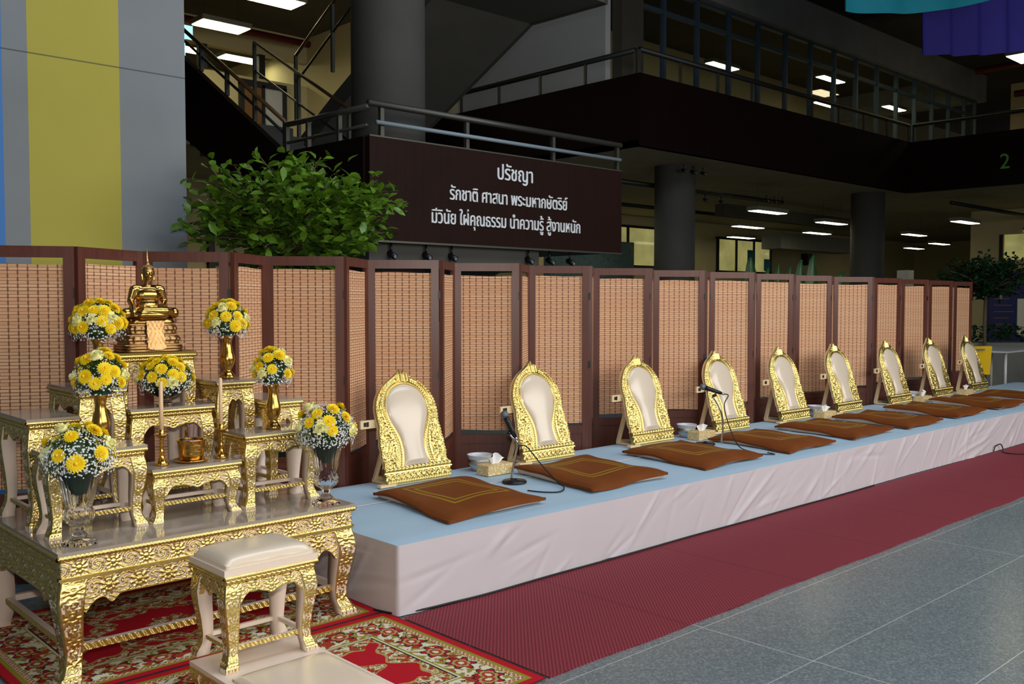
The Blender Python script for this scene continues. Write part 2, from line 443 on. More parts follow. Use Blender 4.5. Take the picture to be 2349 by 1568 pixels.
ground_window(22, 28.2, 31.6, 2.62, 3.72, 'lit dark framed window in the rear wall right of the concrete column', 3, 'litwin')
# teal reflections on the second window, painted as thin coloured boxes
for k, x in enumerate((30.0, 31.1)):
    tag(MB().box(x, x+.42, 19.49, 19.505, 2.66, 3.4-.3*k).build('reflection', 'reflection_teal'), ('teal poster in the rear window, taller one', 'teal poster in the rear window, shorter one')[k], 'reflection')

w = MB().box(29.94, 30.0, 2, 2.1, 2.75, 3.5).box(29.94, 30.0, 10.7, 10.8, 2.75, 3.5).box(29.94, 30.0, 6.4, 6.5, 2.75, 3.5).build('window_23', 'window_dark_frame')
tag(w, 'dim yellowish window at the right edge above the blue board', 'window', None, 'structure')
MB().box(30.05, 30.07, 2.1, 10.7, 2.75, 3.5).build('pane', 'litwin', w)
tag(MB().box(25.0, 25.35, 11.3, 11.6, 0, 2.35).build('pillar_cladding', 'wall_white'), 'short white post just right of the far column', 'post')
# left half: ground floor wall details under the upper floor
d = MB().box(8.05, 8.17, 16.9, 17.0, 0, 3.1).box(9.25, 9.37, 16.9, 17.0, 0, 3.1).box(8.05, 9.37, 16.9, 17.0, 3.0, 3.12).box(8.05, 9.37, 16.92, 17.0, 2.2, 2.26).build('door_1', 'window_dark_frame')
tag(d, 'black framed doorway in the beige rear wall behind the tree', 'door', None, 'structure')
quad(8.17, 9.25, 16.97, 0, 3.0).build('pane', 'pane', d)
d = MB().box(9.55, 9.64, 18.5, 18.6, 3.9, 6.1).box(10.06, 10.12, 18.5, 18.6, 3.9, 6.1).box(10.55, 10.64, 18.5, 18.6, 3.9, 6.1).box(9.55, 10.64, 18.5, 18.6, 6.05, 6.17).build('door_2', 'window_dark_frame')
tag(d, 'dark framed double doorway on the upper floor behind the stair', 'door', None, 'structure')
MB().box(9.64, 10.06, 18.54, 18.57, 3.9, 6.05).build('leaf', 'door_wood', d); MB().box(10.12, 10.55, 18.54, 18.57, 3.9, 6.05).build('leaf', 'wall_white', d)
# clerestory strip above the upper left wall
for k in range(5):
    x0 = 6.2+k*1.3
    w = MB().box(x0, x0+.07, 18.58, 18.78, 6.25, 6.76).box(x0+1.23, x0+1.3, 18.58, 18.78, 6.25, 6.76).build('window_%d' % (31+k), 'steel_dark')
    tag(w, 'clerestory opening high on the upper left wall, %s from the left' % ORD[k], 'window', None, 'structure')
    quad(x0+.07, x0+1.23, 18.7, 6.25, 6.76).build('pane', 'pane', w)
tag(MB().tube([(-4, 18.0, 7.0), (10.9, 18.0, 7.0)], .075, 8).build('pipe', 'pipe_red'), 'dark red sprinkler main crossing the upper left ceiling', 'pipe')
tag(MB().tube([(28.5, 11.0, 8.1), (28.5, -4, 8.1)], .1, 8).build('pipe', 'pipe_red'), 'dark red pipe beneath the upper right ceiling, higher one', 'pipe')
tag(MB().tube([(31.5, 11.0, 7.9), (31.5, -4, 7.9)], .1, 8).build('pipe', 'pipe_red'), 'dark red pipe beneath the upper right ceiling, lower one', 'pipe')

# ------------------------------------------------------------------ stair with the lettered balcony
st = thing('staircase', 'dark brown dog-leg staircase with lettered balcony front and concrete undersides', 'staircase', (0, 0, 0)); st['kind'] = 'structure'
MB().box(5.43, 9.25, 7.9, 9.4, 2.12, 2.3).build('landing', 'concrete_dark', st)
sg = MB().box(5.43, 9.25, 7.86, 7.93, 2.12, 3.14).build('balcony_front', 'sign', st)
MB().box(5.43, 9.25, 7.855, 7.94, 3.14, 3.155).box(5.43, 9.25, 7.85, 7.94, 2.10, 2.12).build('edge_trim', 'steel_rail', st)
# outer stringer: landing side + rising flight
def prism(m, poly, x0, x1, mat=0):
    n = len(poly); V = [(x0, y, z) for y, z in poly] + [(x1, y, z) for y, z in poly]
    F = [tuple(range(n)), tuple(range(2*n-1, n-1, -1))] + [(i, i+n, (i+1) % n+n, (i+1) % n) for i in range(n)]
    m.add(V, F, mat)
m = MB(); prism(m, [(7.93, 2.12), (9.0, 2.12), (12.3, 3.78), (12.3, 4.83), (9.5, 3.16), (7.93, 3.14)], 5.40, 5.48)
m.box(-4, 5.48, 12.22, 12.3, 3.78, 4.86)
m.build('stringer', 'parapet_brown', st)
m = MB()
for k in range(10):
    y = 9.4+k*.29; z = 2.3+(k+1)*.165; m.box(5.48, 7.0, y, y+.30, z-.25, z)
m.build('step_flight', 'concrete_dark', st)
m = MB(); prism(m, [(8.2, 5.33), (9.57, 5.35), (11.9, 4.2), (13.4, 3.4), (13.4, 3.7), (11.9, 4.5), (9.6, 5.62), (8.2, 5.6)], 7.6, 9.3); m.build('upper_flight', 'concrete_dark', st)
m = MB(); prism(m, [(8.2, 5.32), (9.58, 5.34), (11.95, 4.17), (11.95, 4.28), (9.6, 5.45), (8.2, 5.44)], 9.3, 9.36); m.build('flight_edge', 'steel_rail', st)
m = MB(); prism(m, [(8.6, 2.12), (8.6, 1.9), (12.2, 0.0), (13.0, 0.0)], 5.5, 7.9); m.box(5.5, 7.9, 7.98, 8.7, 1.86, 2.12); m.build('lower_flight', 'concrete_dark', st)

# lettering: mesh text, thickened by three shifted copies
def lettering(body, height, cx, cz, y, width=None, name='lettering', mat='letter_white', parent=None, rot=None, thick=0.006, bold=0.0):
    c = bpy.data.curves.new('lettering_curve', 'FONT'); c.body = body; c.size = height; c.align_x = 'CENTER'; c.extrude = thick
    o = bpy.data.objects.new('lettering_curve', c); COL.objects.link(o)
    dg = bpy.context.evaluated_depsgraph_get(); me = o.evaluated_get(dg).to_mesh()
    V = np.array([v.co for v in me.vertices]); F = [tuple(p.vertices) for p in me.polygons]
    bpy.data.objects.remove(o)
    wd = V[:, 0].max()-V[:, 0].min(); s = (width/wd) if width else 1.0
    V[:, 0] = (V[:, 0]-(V[:, 0].max()+V[:, 0].min())/2)*s
    m = MB()
    for k, (dx, dy) in enumerate(((0, 0), (bold, 0.0), (-bold, 0.0), (0, bold*.5))):
        if k and not bold: break
        P = [(x+dx, -(z+k*0.0004), yv+dy) for x, yv, z in V]
        if rot is None: P = [(cx+p[0], y+p[1], cz+p[2]) for p in P]
        else: P = [(rot+p[1], cx-p[0], cz+p[2]) for p in P]
        m.add(P, F)
    return m.build(name, mat, parent)
lettering('ปรัชญา', 0.23, 7.40, 2.862, 7.853, 0.54, parent=sg, bold=0.003)
lettering('รักชาติ ศาสนา พระมหากษัตริย์', 0.2, 7.345, 2.588, 7.853, 1.80, parent=sg, bold=0.0028)
lettering('มีวินัย ใฝ่คุณธรรม นำความรู้ สู้งานหนัก', 0.2, 7.335, 2.328, 7.853, 2.27, parent=sg, bold=0.0028)
n2 = lettering('2', 0.50, 8.46, 4.62, 0, 0.21, name='floor_numeral', mat='letter_green', rot=23.69, bold=0.0)
tag(n2, 'green numeral 2 fixed to the dark walkway parapet', 'numeral')

# railings
def railing(name, label, runs, posts, post_z, parts):
    """runs: list of (part name, material, [points], radius); posts: list of (x,y,z0,z1)"""
    t = thing(name, label, 'railing', (0, 0, 0))
    for nm, mt, pts, r in runs: MB().tube(pts, r, 8).build(nm, mt, t)
    for (x, y, z0, z1) in posts: MB().box(x-.022, x+.022, y-.022, y+.022, z0, z1).build('post', 'steel_rail', t)
    return t
t = railing('balcony_railing', 'grey railing with white pipe along the lettered balcony top', [
    ('top_rail', 'steel_rail', [(5.43, 7.88, 3.47), (9.25, 7.88, 3.47)], .034),
    ('side_rail', 'steel_rail', [(5.43, 7.88, 3.43), (5.43, 9.45, 3.46)], .03), ('lower_side_rail', 'steel_rail', [(5.43, 7.9, 3.25), (5.43, 9.45, 3.26)], .018)],
    [(x, 7.9, 3.14, 3.47) for x in (5.6, 6.72, 8.05, 9.2)] + [(5.43, 8.4, 3.14, 3.45), (5.43, 9.0, 3.14, 3.45), (5.43, 9.45, 3.14, 3.45)], 0, 0)
MB().tube([(5.5, 7.84, 3.28), (9.2, 7.84, 3.28)], .022, 8).build('white_pipe', 'pipe_white', t)
def slope_rail(label, x, y0, z0, y1, z1, h, n, mt):
    runs = [('handrail', mt, [(x, y0, z0+h), (x, y1, z1+h)], .025), ('middle_rail', 'steel_dark', [(x, y0, z0+h*.58), (x, y1, z1+h*.58)], .018)]
    posts = []
    for k in range(n):
        f = k/(n-1); y = y0+(y1-y0)*f; z = z0+(z1-z0)*f; posts.append((x, y, z, z+h))
    return railing('stair_railing', label, runs, posts, 0, 0)
slope_rail('stair railing on the outer stringer above the tree', 5.44, 9.5, 3.18, 12.25, 4.83, .32, 5, 'rail_brown')
slope_rail('inner stair railing beside the thick concrete column', 7.05, 9.4, 2.35, 13.2, 4.4, 1.0, 4, 'rail_brown')
slope_rail('steep railing of the upper flight by the thick column', 7.4, 12.6, 4.2, 9.6, 5.8, .95, 4, 'rail_brown')
tag(MB().box(5.66, 5.70, 12.6, 12.63, 3.9, 5.1).box(5.56, 5.80, 12.58, 12.61, 5.08, 5.26).build('notice_board', 'screen_glow'), 'small pale blue lit panel at the top of the stair', 'sign')

def walkway_rail(label, p, q, n):
    p, q = Vector(p), Vector(q)
    runs = [('top_rail', 'steel_dark', [p+Vector((0,0,.92)), q+Vector((0,0,.92))], .05), ('middle_rail', 'steel_rail', [p+Vector((0,0,.45)), q+Vector((0,0,.45))], .012)]
    posts = []
    for k in range(n+1):
        c = p.lerp(q, k/n); posts.append((c.x, c.y, c.z, c.z+.92))
    return railing('walkway_railing', label, runs, posts, 0, 0)
walkway_rail('long walkway railing in front of the upper window bays', (13.13, 10.76, 5.0), (23.70, 10.76, 5.0), 9)
walkway_rail('walkway railing beside the white wall panel', (13.13, 10.86, 5.0), (13.13, 15.6, 5.0), 4)
walkway_rail('walkway railing above the green numeral', (23.76, 10.66, 5.0), (23.76, -2.0, 5.0), 9)

# lamps -----------------------------------------------------------------------
def hanging_light(x, y, z, label, sx=1.3, sy=.32, mt='tube_warm', group='hanging ceiling lights'):
    t = thing('ceiling_light', label, 'lamp', (x, y, z), 0, group)
    MB().box(-sx/2, sx/2, -sy/2, sy/2, .0, .09).build('housing', 'fixture_grey', t)
    MB().box(-sx/2+.03, sx/2-.03, -sy/2+.03, sy/2-.03, -.014, .0).build('diffuser', mt, t)
    for s in (-1, 1): MB().tube([(s*sx*.35, 0, .09), (s*sx*.35, 0, .62)], .003, 6).build('hanger', 'steel_dark', t)
    return t
HL = [(19.6, 12.2, 'nearest long hanging lamp between the two right columns'), (23.1, 15.0, 'second hanging lamp between the two right columns'), (26.7, 17.6, 'third hanging lamp between the two right columns'),
      (15.2, 13.9, 'hanging lamp half hidden left of the concrete column, upper one'), (18.6, 16.9, 'hanging lamp half hidden left of the concrete column, middle one'), (20.5, 18.6, 'hanging lamp half hidden left of the concrete column, lowest one'),
      (23.6, 12.75, 'hanging lamp partly hidden by the far right column'), (26.7, 14.9, 'hanging lamp just left of the far right column'), (25.9, 10.2, 'long hanging lamp below the dark parapet bearing the numeral'),
      (29.6, 13.2, 'hanging lamp just right of the far right column'), (34.8, 14.6, 'distant hanging lamp above the small tree, long one'), (37.0, 16.5, 'distant hanging lamp above the small tree, short one'), (30.6, 10.0, 'hanging lamp at the right edge above the blue board')]
for x, y, l in HL: hanging_light(x, y, 3.6, l)
for x, y, l in [(8.45, 15.1, 'square lit ceiling panel above the stair, nearer one'), (8.5, 17.2, 'square lit ceiling panel above the stair, farther one'), (27.5, 9.4, 'square lit ceiling lamp above the green numeral')]:
    hanging_light(x, y, 8.0 if x > 20 else 6.75, l, 1.0 if x < 20 else 1.15, .55, 'tube_bright', 'square upper floor lamps')
for x, y, l in [(10.45, 20.2, 'louvred lamp seen through the upper left clerestory, large one'), (9.0, 20.2, 'louvred lamp seen through the upper left clerestory, small one')]:
    hanging_light(x, y, 7.02, l, 1.0, .5, 'tube_bright', 'louvred lamps behind the clerestory')
for x, y, l in [(30.2, 14.2, 'lit lamp inside the room behind the far upper windows'), (28.0, 15.4, 'second lamp inside the room behind the far upper windows'), (21.5, 14.8, 'added lamp lighting the room behind the middle upper windows'), (25.0, 13.6, 'lamp inside the room behind the tenth upper window bay')]:  # the lamp at the middle windows is added to brighten the room
    hanging_light(x, y, 7.75, l, 1.25, .3, 'tube_room', 'lamps behind the upper windows')
hanging_light(9.1, 13.6, 3.1, 'bright strip lamp seen just above the screens beside the statue', 1.7, .3, 'tube_bright', 'strip lamps under the upper floor')
hanging_light(8.2, 15.2, 2.72, 'dim strip lamp in the hall behind the tree', .9, .3, 'tube_bright', 'strip lamps under the upper floor')

def spot_group(name_label, pts, group, rail=None):
    for i, (x, y, z) in enumerate(pts):
        t = thing('track_spotlight', name_label % ORD[i], 'spotlight', (x, y, z), 0, group)
        MB().tube([(0, 0, 0), (0, 0, -.1)], .012, 6).build('stem', 'black_plastic', t)
        MB().tube([(0, .04, -.10), (0, -.07, -.14)], .032, 10).build('lamp_head', 'black_plastic', t)
        MB().ell((0, -.073, -.142), (.025, .01, .025), 10, 6).build('lens', 'mic_mesh', t)
spot_group('black spotlight under the lettered balcony, %s from the left', [(x, 7.95, 2.10) for x in (5.75, 6.2, 6.55, 7.7, 8.05, 8.4)], 'spotlights under the balcony')
spot_group('black spotlight on the concrete column right of the sign, %s from the left', [(x, 11.42, 4.2) for x in (15.3, 15.62, 15.94)], 'spotlights on the column')
spot_group('black track spotlight between the right columns, %s from the left', [(x, 12.0, 3.95) for x in (19.2, 19.55, 19.9)], 'spotlights between the columns')
spot_group('black track spotlight near the far column, %s from the left', [(x, 12.4, 3.85) for x in (16.9, 17.4, 18.0)], 'spotlights behind the first column')
for (a, c, l) in [((13.5, 12.4, 3.9), (20.5, 12.4, 3.9), 'thin black lighting track between the right columns'), ((14.5, 15.6, 3.95), (30, 15.6, 3.95), 'long dark duct below the hall ceiling'), ((24.0, 9.8, 3.95), (36, 9.8, 3.95), 'dark pipe below the ceiling right of the far column')]:
    tag(MB().tube([a, c], .05, 8).build('ceiling_duct', 'steel_dark'), l, 'duct')
tag(MB().box(20.5, 27.5, 14.0, 14.3, 3.72, 4.0).build('ceiling_duct', 'ceiling_dark'), 'boxed duct crossing the hall ceiling behind the columns', 'duct')
tag(MB().box(26.8, 31.5, 16.2, 16.9, 3.2, 3.7).build('ceiling_duct', 'planter_grey'), 'pale boxed duct low on the hall ceiling far behind', 'duct')
tag(MB().box(33.9, 34.25, 19.3, 19.58, 2.95, 3.4).build('wall_speaker', 'black_plastic'), 'small black loudspeaker on the beige rear wall', 'speaker')
tag(MB().box(14.1, 16.8, 13.9, 14.1, 0, 2.85).build('display_panel', 'panel_speckle_green'), 'speckled grey green panel below the balcony end', 'panel')

# cloth hung from the roof, upper right
def drape(name, mt, label, corners, sag, folds, amp):
    p00, p10, p11, p01 = [np.array(c, float) for c in corners]   # lower left, lower right, upper right, upper left
    nu, nv = 60, 24; P = np.zeros((nv, nu, 3))
    for j in range(nv):
        for i in range(nu):
            u, v = i/(nu-1), j/(nv-1)
            q = (p00*(1-u)+p10*u)*(1-v)+(p01*(1-u)+p11*u)*v
            q = q+np.array([0, amp*math.sin(folds*u*2*PI+1.7*v), -sag*4*u*(1-u)*(1-v)])
            P[j, i] = q
    m = MB(); m.sheet(P); m.sheet(P[:, ::-1]+np.array([0, .012, 0])); o = m.build(name, mt); tag(o, label, 'drape'); return o
drape('hanging_cloth', 'cloth_indigo', 'indigo blue cloth hung in folds below the roof', [(15.9, 7.0, 5.62), (18.2, 5.6, 5.95), (18.2, 5.6, 9.5), (15.9, 7.0, 9.5)], .10, 5, .07)
drape('hanging_cloth', 'cloth_teal', 'teal cloth hung below the roof beside the indigo one', [(13.1, 6.9, 5.72), (15.4, 5.6, 6.12), (15.4, 5.6, 9.5), (13.1, 6.9, 9.5)], .12, 3, .04)
#%%PART3
# ------------------------------------------------------------------ stage, runner, rugs
ST = 0.35
def creases(S, Z, seed):
    """soft random creases and bottom gathers of a hanging cloth: outward offset over (length, height)"""
    rs = np.random.RandomState(seed); D = np.zeros(S.shape)
    L = S.max()-S.min()
    for k in range(int(L*9)):
        s0, z0 = rs.uniform(S.min(), S.max()), rs.uniform(0, ST); a = rs.normal(.55, .35); ln = rs.uniform(.08, .38); w = rs.uniform(.008, .024); am = rs.uniform(-.007, .011)
        al = (S-s0)*math.cos(a)+(Z-z0)*math.sin(a); pe = -(S-s0)*math.sin(a)+(Z-z0)*math.cos(a)
        D += am*np.exp(-(al/ln)**2-(pe/w)**2)
    for k in range(int(L*7)):
        s0 = rs.uniform(S.min(), S.max()); w = rs.uniform(.006, .016); D += rs.uniform(.001, .006)*np.exp(-((S-s0-.15*Z)/w)**2)*np.maximum(0, 1-Z/rs.uniform(.06, .16))
    D += .006*np.sin(S*1.9+.7)*(1-Z/ST)
    return D*np.clip((ST-Z)/.05, 0, 1)
def stage():
    t = thing('stage', 'low long platform dressed in pale blue top cloth and white skirt', 'stage', (0, 0, 0))
    X0, X1, Y0, Y1 = 2.655, 14.6, 3.63, 5.045
    # top cloth: a thick slab with softly wavy surface and a bevelled lip
    nx, ny = 240, 26; P = np.zeros((ny, nx, 3))
    for j in range(ny):
        for i in range(nx):
            x = X0+(X1-X0)*i/(nx-1); y = Y0+(Y1-Y0)*j/(ny-1)
            e = min((y-Y0)/.05, (x-X0)/.05, (Y1-y)/.05, 1.0)
            z = ST+.0012*math.sin(x*5.1+y*3)+.0010*math.sin(y*21+math.sin(x*1.7)*2) - .007*(1-e)**2
            P[j, i] = (x, y, z)
    m = MB(); m.sheet(P)
    m.build('top_cloth', 'stage_blue', t)
    # skirt: front and near end, one continuous gathered sheet
    pts = []
    for i in range(70): pts.append((X0, Y1-(Y1-Y0)*i/70, (-1, 0)))
    for i in range(900): pts.append((X0+(X1-X0)*i/899, Y0, (0, -1)))
    nz = 30; P = np.zeros((nz, len(pts), 3))
    zz = ST-.006-(ST-.012)*np.arange(nz)/(nz-1)
    sl = np.array([x-X0-(y-Y0) for x, y, _ in pts]); S_, Z_ = np.meshgrid(sl, zz); DD = creases(S_, Z_, 12)
    for j in range(nz):
        z = zz[j]
        for i, (x, y, nrm) in enumerate(pts):
            d = DD[j, i]+.012*(1-z/ST)
            edge = min(1.0, (abs(x-X0)+abs(y-Y0))/.12); d *= .25+.75*edge
            if abs(y-Y0) < 1e-6 and x-X0 < 1e-6: P[j, i] = (x-d*.5, y-d*.5, z)
            else: P[j, i] = (x+nrm[0]*d, y+nrm[1]*d, z)
    m = MB(); m.sheet(P[::-1]); m.build('skirt', 'skirt_white', t)
    MB().box(X0+.03, X1-.02, Y0+.03, Y1-.02, 0.0, ST-.02).build('deck', 'mahogany', t)
    # seam strip between two widths of the blue cloth
    MB().box(X0+.01, X1, 4.46, 4.466, ST+.002, ST+.0055).build('cloth_seam', 'skirt_white', t)
stage()
m = MB(); nx = 200; P = np.zeros((3, nx, 3))
for j, y in enumerate((2.62, 3.1, 3.60)):
    for i in range(nx):
        x = 2.66+(15.5-2.66)*i/(nx-1); P[j, i] = (x, y+(.006*math.sin(x*3.1)+.004*math.sin(x*9) if j == 0 else 0), .006)
m.sheet(P); Q = P[:1].repeat(2, 0).copy(); Q[0, :, 2] = .0; m.sheet(Q)
tag(m.build('carpet_runner', 'runner'), 'long dark red woven runner in front of the white skirted stage', 'carpet')

def rug(name, label, x0, x1, y0, y1):
    res = 0.0045; nx, ny = int((x1-x0)/res), int((y1-y0)/res)
    xs = np.linspace(x0, x1, nx); ys = np.linspace(y0, y1, ny); X, Y = np.meshgrid(xs, ys)
    cx, cy = (x0+x1)/2, (y0+y1)/2
    d = np.minimum(np.minimum(X-x0, x1-X), np.minimum(Y-y0, y1-Y))
    RED, DRED = np.array(lin((176, 16, 34))), np.array(lin((120, 14, 26)))
    OLV, CRM, BLK, TAN, RST = [np.array(lin(c)) for c in ((138, 134, 40), (214, 206, 178), (34, 34, 26), (176, 150, 92), (156, 58, 34))]
    C = np.zeros(X.shape+(3,)); C[:] = RED
    def put(mask, col): C[mask] = col
    # distance along the border for repeating motifs
    ax = np.where(np.minimum(X-x0, x1-X) < np.minimum(Y-y0, y1-Y), Y, X)
    rs = np.random.RandomState(3)
    # medallion-like flowing field
    def blob(px, py, k, ph): return np.sin(px*k+1.3*np.sin(py*k*.7+ph))*np.sin(py*k+1.1*np.sin(px*k*.8+ph*1.7))
    w = blob(X, Y, 26, .4)+.6*blob(X, Y, 55, 1.2)
    u = blob(X, Y, 72, 2.2)+.7*blob(X, Y, 120, .3)
    # field: scroll arabesque around the inner edge and around a centre medallion
    rx, ry = (X-cx)/((x1-x0)/2), (Y-cy)/((y1-y0)/2)
    inner = d-.27 + .035*np.sin(ax*19)+.02*np.sin(ax*43)
    med = np.sqrt((rx*1.25)**2+(ry*1.25)**2); ang = np.arctan2(ry, rx)
    medr = .52+.05*np.cos(8*ang)+.03*np.cos(16*ang)
    zone = (inner < .05) | (np.abs(med-medr) < .075) | (med < .16+.03*np.cos(6*ang))
    put(zone & (u > .10), CRM); put(zone & (u > .75), TAN); put(zone & (u < -.15) & (u > -.45), OLV); put(zone & (u < -.8), RST)
    put(zone & (np.abs(u-.10) < .09), BLK)
    edge = (np.abs(inner-.05) < .006) | (np.abs(np.abs(med-medr)-.075) < .008)
    put(edge, TAN)
    # border bands, from the outside in
    bd = (d >= .045) & (d < .26)
    put(bd, CRM)
    fl = np.sin(ax*2*PI/.17); q = (d-.15)/.05
    mr = np.sqrt(((np.mod(ax, .17)-.085)/.06)**2+q**2); ma = np.arctan2(q, (np.mod(ax, .17)-.085)/.06)
    pet = mr < .95+.25*np.cos(6*ma)
    put(bd & (u > .2), TAN); put(bd & (u > .65), OLV); put(bd & (np.abs(u-.2) < .08), BLK); put(bd & (w < -.55), RST)
    put(bd & pet, RED); put(bd & (mr < .72), TAN); put(bd & (mr < .5), RST); put(bd & (mr < .25), CRM)
    put(bd & (np.abs(mr-(.95+.25*np.cos(6*ma))) < .09), BLK)
    put((d >= .045) & (d < .06), OLV); put((d >= .06) & (d < .066), TAN)
    ch = (d >= .066) & (d < .084); put(ch, RST); put(ch & (np.abs((d-.075)/.008-np.sin(ax*2*PI/.024)) < .6), CRM)
    put((d >= .084) & (d < .09), OLV)
    put((d >= .235) & (d < .243), OLV); put((d >= .243) & (d < .252), CRM); put((d >= .252) & (d < .258), BLK)
    put(d < .045, RED); put(d < .006, DRED)
    V = np.stack([X, Y, np.full(X.shape, .008)], -1).reshape(-1, 3)
    idx = np.arange(nx*ny).reshape(ny, nx)
    F = np.stack([idx[:-1, :-1], idx[:-1, 1:], idx[1:, 1:], idx[1:, :-1]], -1).reshape(-1, 4)
    # turned-down edge
    me = bpy.data.meshes.new(name)
    me.vertices.add(len(V)); me.vertices.foreach_set('co', V.ravel())
    me.loops.add(F.size); me.loops.foreach_set('vertex_index', F.ravel().astype(np.int32))
    me.polygons.add(len(F)); me.polygons.foreach_set('loop_start', np.arange(0, F.size, 4, dtype=np.int32))
    me.update(calc_edges=True)
    at = me.color_attributes.new('weave', 'FLOAT_COLOR', 'POINT')
    rgba = np.concatenate([C.reshape(-1, 3), np.ones((len(V), 1))], 1).astype(np.float32); at.data.foreach_set('color', rgba.ravel())
    me.materials.append(M['rug_pile'])
    o = bpy.data.objects.new(name, me); COL.objects.link(o)
    tag(o, label, 'rug')
rug('patterned_rug', 'red floral rug with cream border under the large gilded altar table', 1.06, 2.64, 3.735, 4.90)
rug('patterned_rug', 'red floral rug in front, beneath the gilded stool and kneeling bench', 0.95, 2.645, 2.62, 3.725)

# ------------------------------------------------------------------ folding screens
HS = 1.785
def add_uv(o, fn):
    me = o.data; uv = me.uv_layers.new(name='UVMap')
    for lp in me.loops: uv.data[lp.index].uv = fn(me.vertices[lp.vertex_index].co)
def panel(parent, p, q, seed, ga=.004, gb=.004):
    """one hinged leaf from plan point p to q (front face towards -Y)"""
    p, q = Vector((p[0], p[1], 0)), Vector((q[0], q[1], 0)); L = (q-p).length; a = math.atan2(q.y-p.y, q.x-p.x)
    
    sw, tk = .052, .026
    m = MB()
    m.box(ga, ga+sw, -tk/2, tk/2, .0, HS).box(L-gb-sw, L-gb, -tk/2, tk/2, .0, HS)
    m.box(ga+sw, L-gb-sw, -tk/2+.001, tk/2-.001, HS-.058, HS).box(ga+sw, L-gb-sw, -tk/2+.001, tk/2-.001, .462, .525).box(ga+sw, L-gb-sw, -tk/2+.001, tk/2-.001, .06, .12)
    f = m.build('panel', 'mahogany', parent); f.location = p; f.rotation_euler = (0, 0, a)
    rnd = random.Random(seed)
    # blind: a woven sheet just behind the frame front, slightly irregular lower and upper edges
    x0, x1 = ga+sw-.004, L-gb-sw+.004; zt = HS-.088+rnd.uniform(-.006, .008); zb = .545+rnd.uniform(-.012, .02)
    nx, nz = 6, 30; off = rnd.uniform(0, 1); P = np.zeros((nz, nx, 3))
    for j in range(nz):
        for i in range(nx):
            u, v = i/(nx-1), j/(nz-1)
            P[j, i] = (x0+(x1-x0)*u, -.004+.0025*math.sin(3*v+off*6+u), zb+(zt-zb)*v+.003*math.sin(u*5+off*9))
    b_ = MB(); b_.sheet(P)
    o = b_.build('bamboo_blind', 'blind', f); add_uv(o, lambda c: (c.x+off, c.z+off*.37))
    MB().box(ga+sw, L-gb-sw, -.006, .006, .12, .462).build('lower_board', 'mahogany', f)
    for z in (1.52, .98, .2): MB().box(L-gb-.004, L-.003, -tk/2-.004, -tk/2+.006, z, z+.055).build('hinge', 'black_plastic', f)
FX = [(1.262, 5.33), (1.703, 5.098), (2.142, 5.339), (2.546, 5.068), (2.926, 5.384), (3.307, 5.068), (3.689, 5.382), (4.078, 5.068), (4.455, 5.389), (4.82, 5.069), (5.207, 5.377), (5.593, 5.068), (5.972, 5.386), (6.347, 5.068), (6.745, 5.361), (7.129, 5.065), (7.538, 5.318), (7.911, 5.067), (8.32, 5.309), (8.738, 5.131), (9.154, 5.36), (9.574, 5.171), (10.007, 5.378), (10.36, 5.08), (10.755, 5.268), (11.21, 5.164), (11.649, 5.35), (12.102, 5.22), (12.552, 5.397), (13.024, 5.291), (13.493, 5.452), (13.9, 5.36)]
SETS = [(0, 3), (3, 7), (7, 11), (11, 15), (15, 19), (19, 23), (23, 27), (27, 31)]
SL = ['folding screen of bamboo blinds at the far left, behind the gold statue', 'folding screen of bamboo blinds behind the altar right side vases', 'folding screen of bamboo blinds behind the first and second gilded backrests',
      'folding screen of bamboo blinds behind the third gilded backrest', 'folding screen of bamboo blinds between the fourth and fifth gilded backrests', 'folding screen of bamboo blinds behind the sixth gilded backrest',
      'folding screen of bamboo blinds behind the seventh and eighth gilded backrests', 'folding screen of bamboo blinds at the far right end, beside the yellow chair']
for k, (a, c) in enumerate(SETS):
    t = thing('folding_screen', SL[k], 'folding screen', (FX[a][0], FX[a][1], 0), 0, 'bamboo folding screens')
    o = Vector((FX[a][0], FX[a][1]))
    for i in range(a, c):
        p = Vector(FX[i])-o; q = Vector(FX[i+1])-o
        panel(t, p, q, 100+i, .014 if i == a and k else .004, .014 if i == c-1 else .004)

# ------------------------------------------------------------------ gilded backrests on the stage
def outline_pts():
    """half outlines (x>=0) from bottom to top: outer silhouette and pad edge; z measured along the plate"""
    outer = [(.232, .105), (.222, .135), (.236, .17), (.226, .21), (.232, .25), (.222, .29), (.224, .33), (.214, .37), (.220, .41), (.222, .45), (.220, .49), (.208, .535), (.188, .575), (.158, .615), (.120, .648), (.080, .672), (.045, .694), (.020, .716), (.0, .735)]
    inner = [(.098, .105), (.090, .125), (.083, .155), (.078, .19), (.077, .22), (.081, .26), (.092, .30), (.110, .34), (.130, .38), (.145, .42), (.152, .46), (.151, .495), (.143, .53), (.128, .56), (.106, .588), (.078, .61), (.046, .624), (.020, .630), (.0, .632)]
    return np.array(outer), np.array(inner)
def resample(P, n):
    s = np.concatenate([[0], np.cumsum(np.hypot(*np.diff(P, axis=0).T))]); t = np.linspace(0, s[-1], n)
    return np.stack([np.interp(t, s, P[:, 0]), np.interp(t, s, P[:, 1])], 1), t
def smooth_poly(P, it=3):
    for _ in range(it):
        Q = [P[0]]
        for a, c in zip(P[:-1], P[1:]): Q += [a*.75+c*.25, a*.25+c*.75]
        Q.append(P[-1]); P = np.array(Q)
    return P
def leanmat(): return Matrix.Rotation(math.radians(-17.5), 4, 'X')
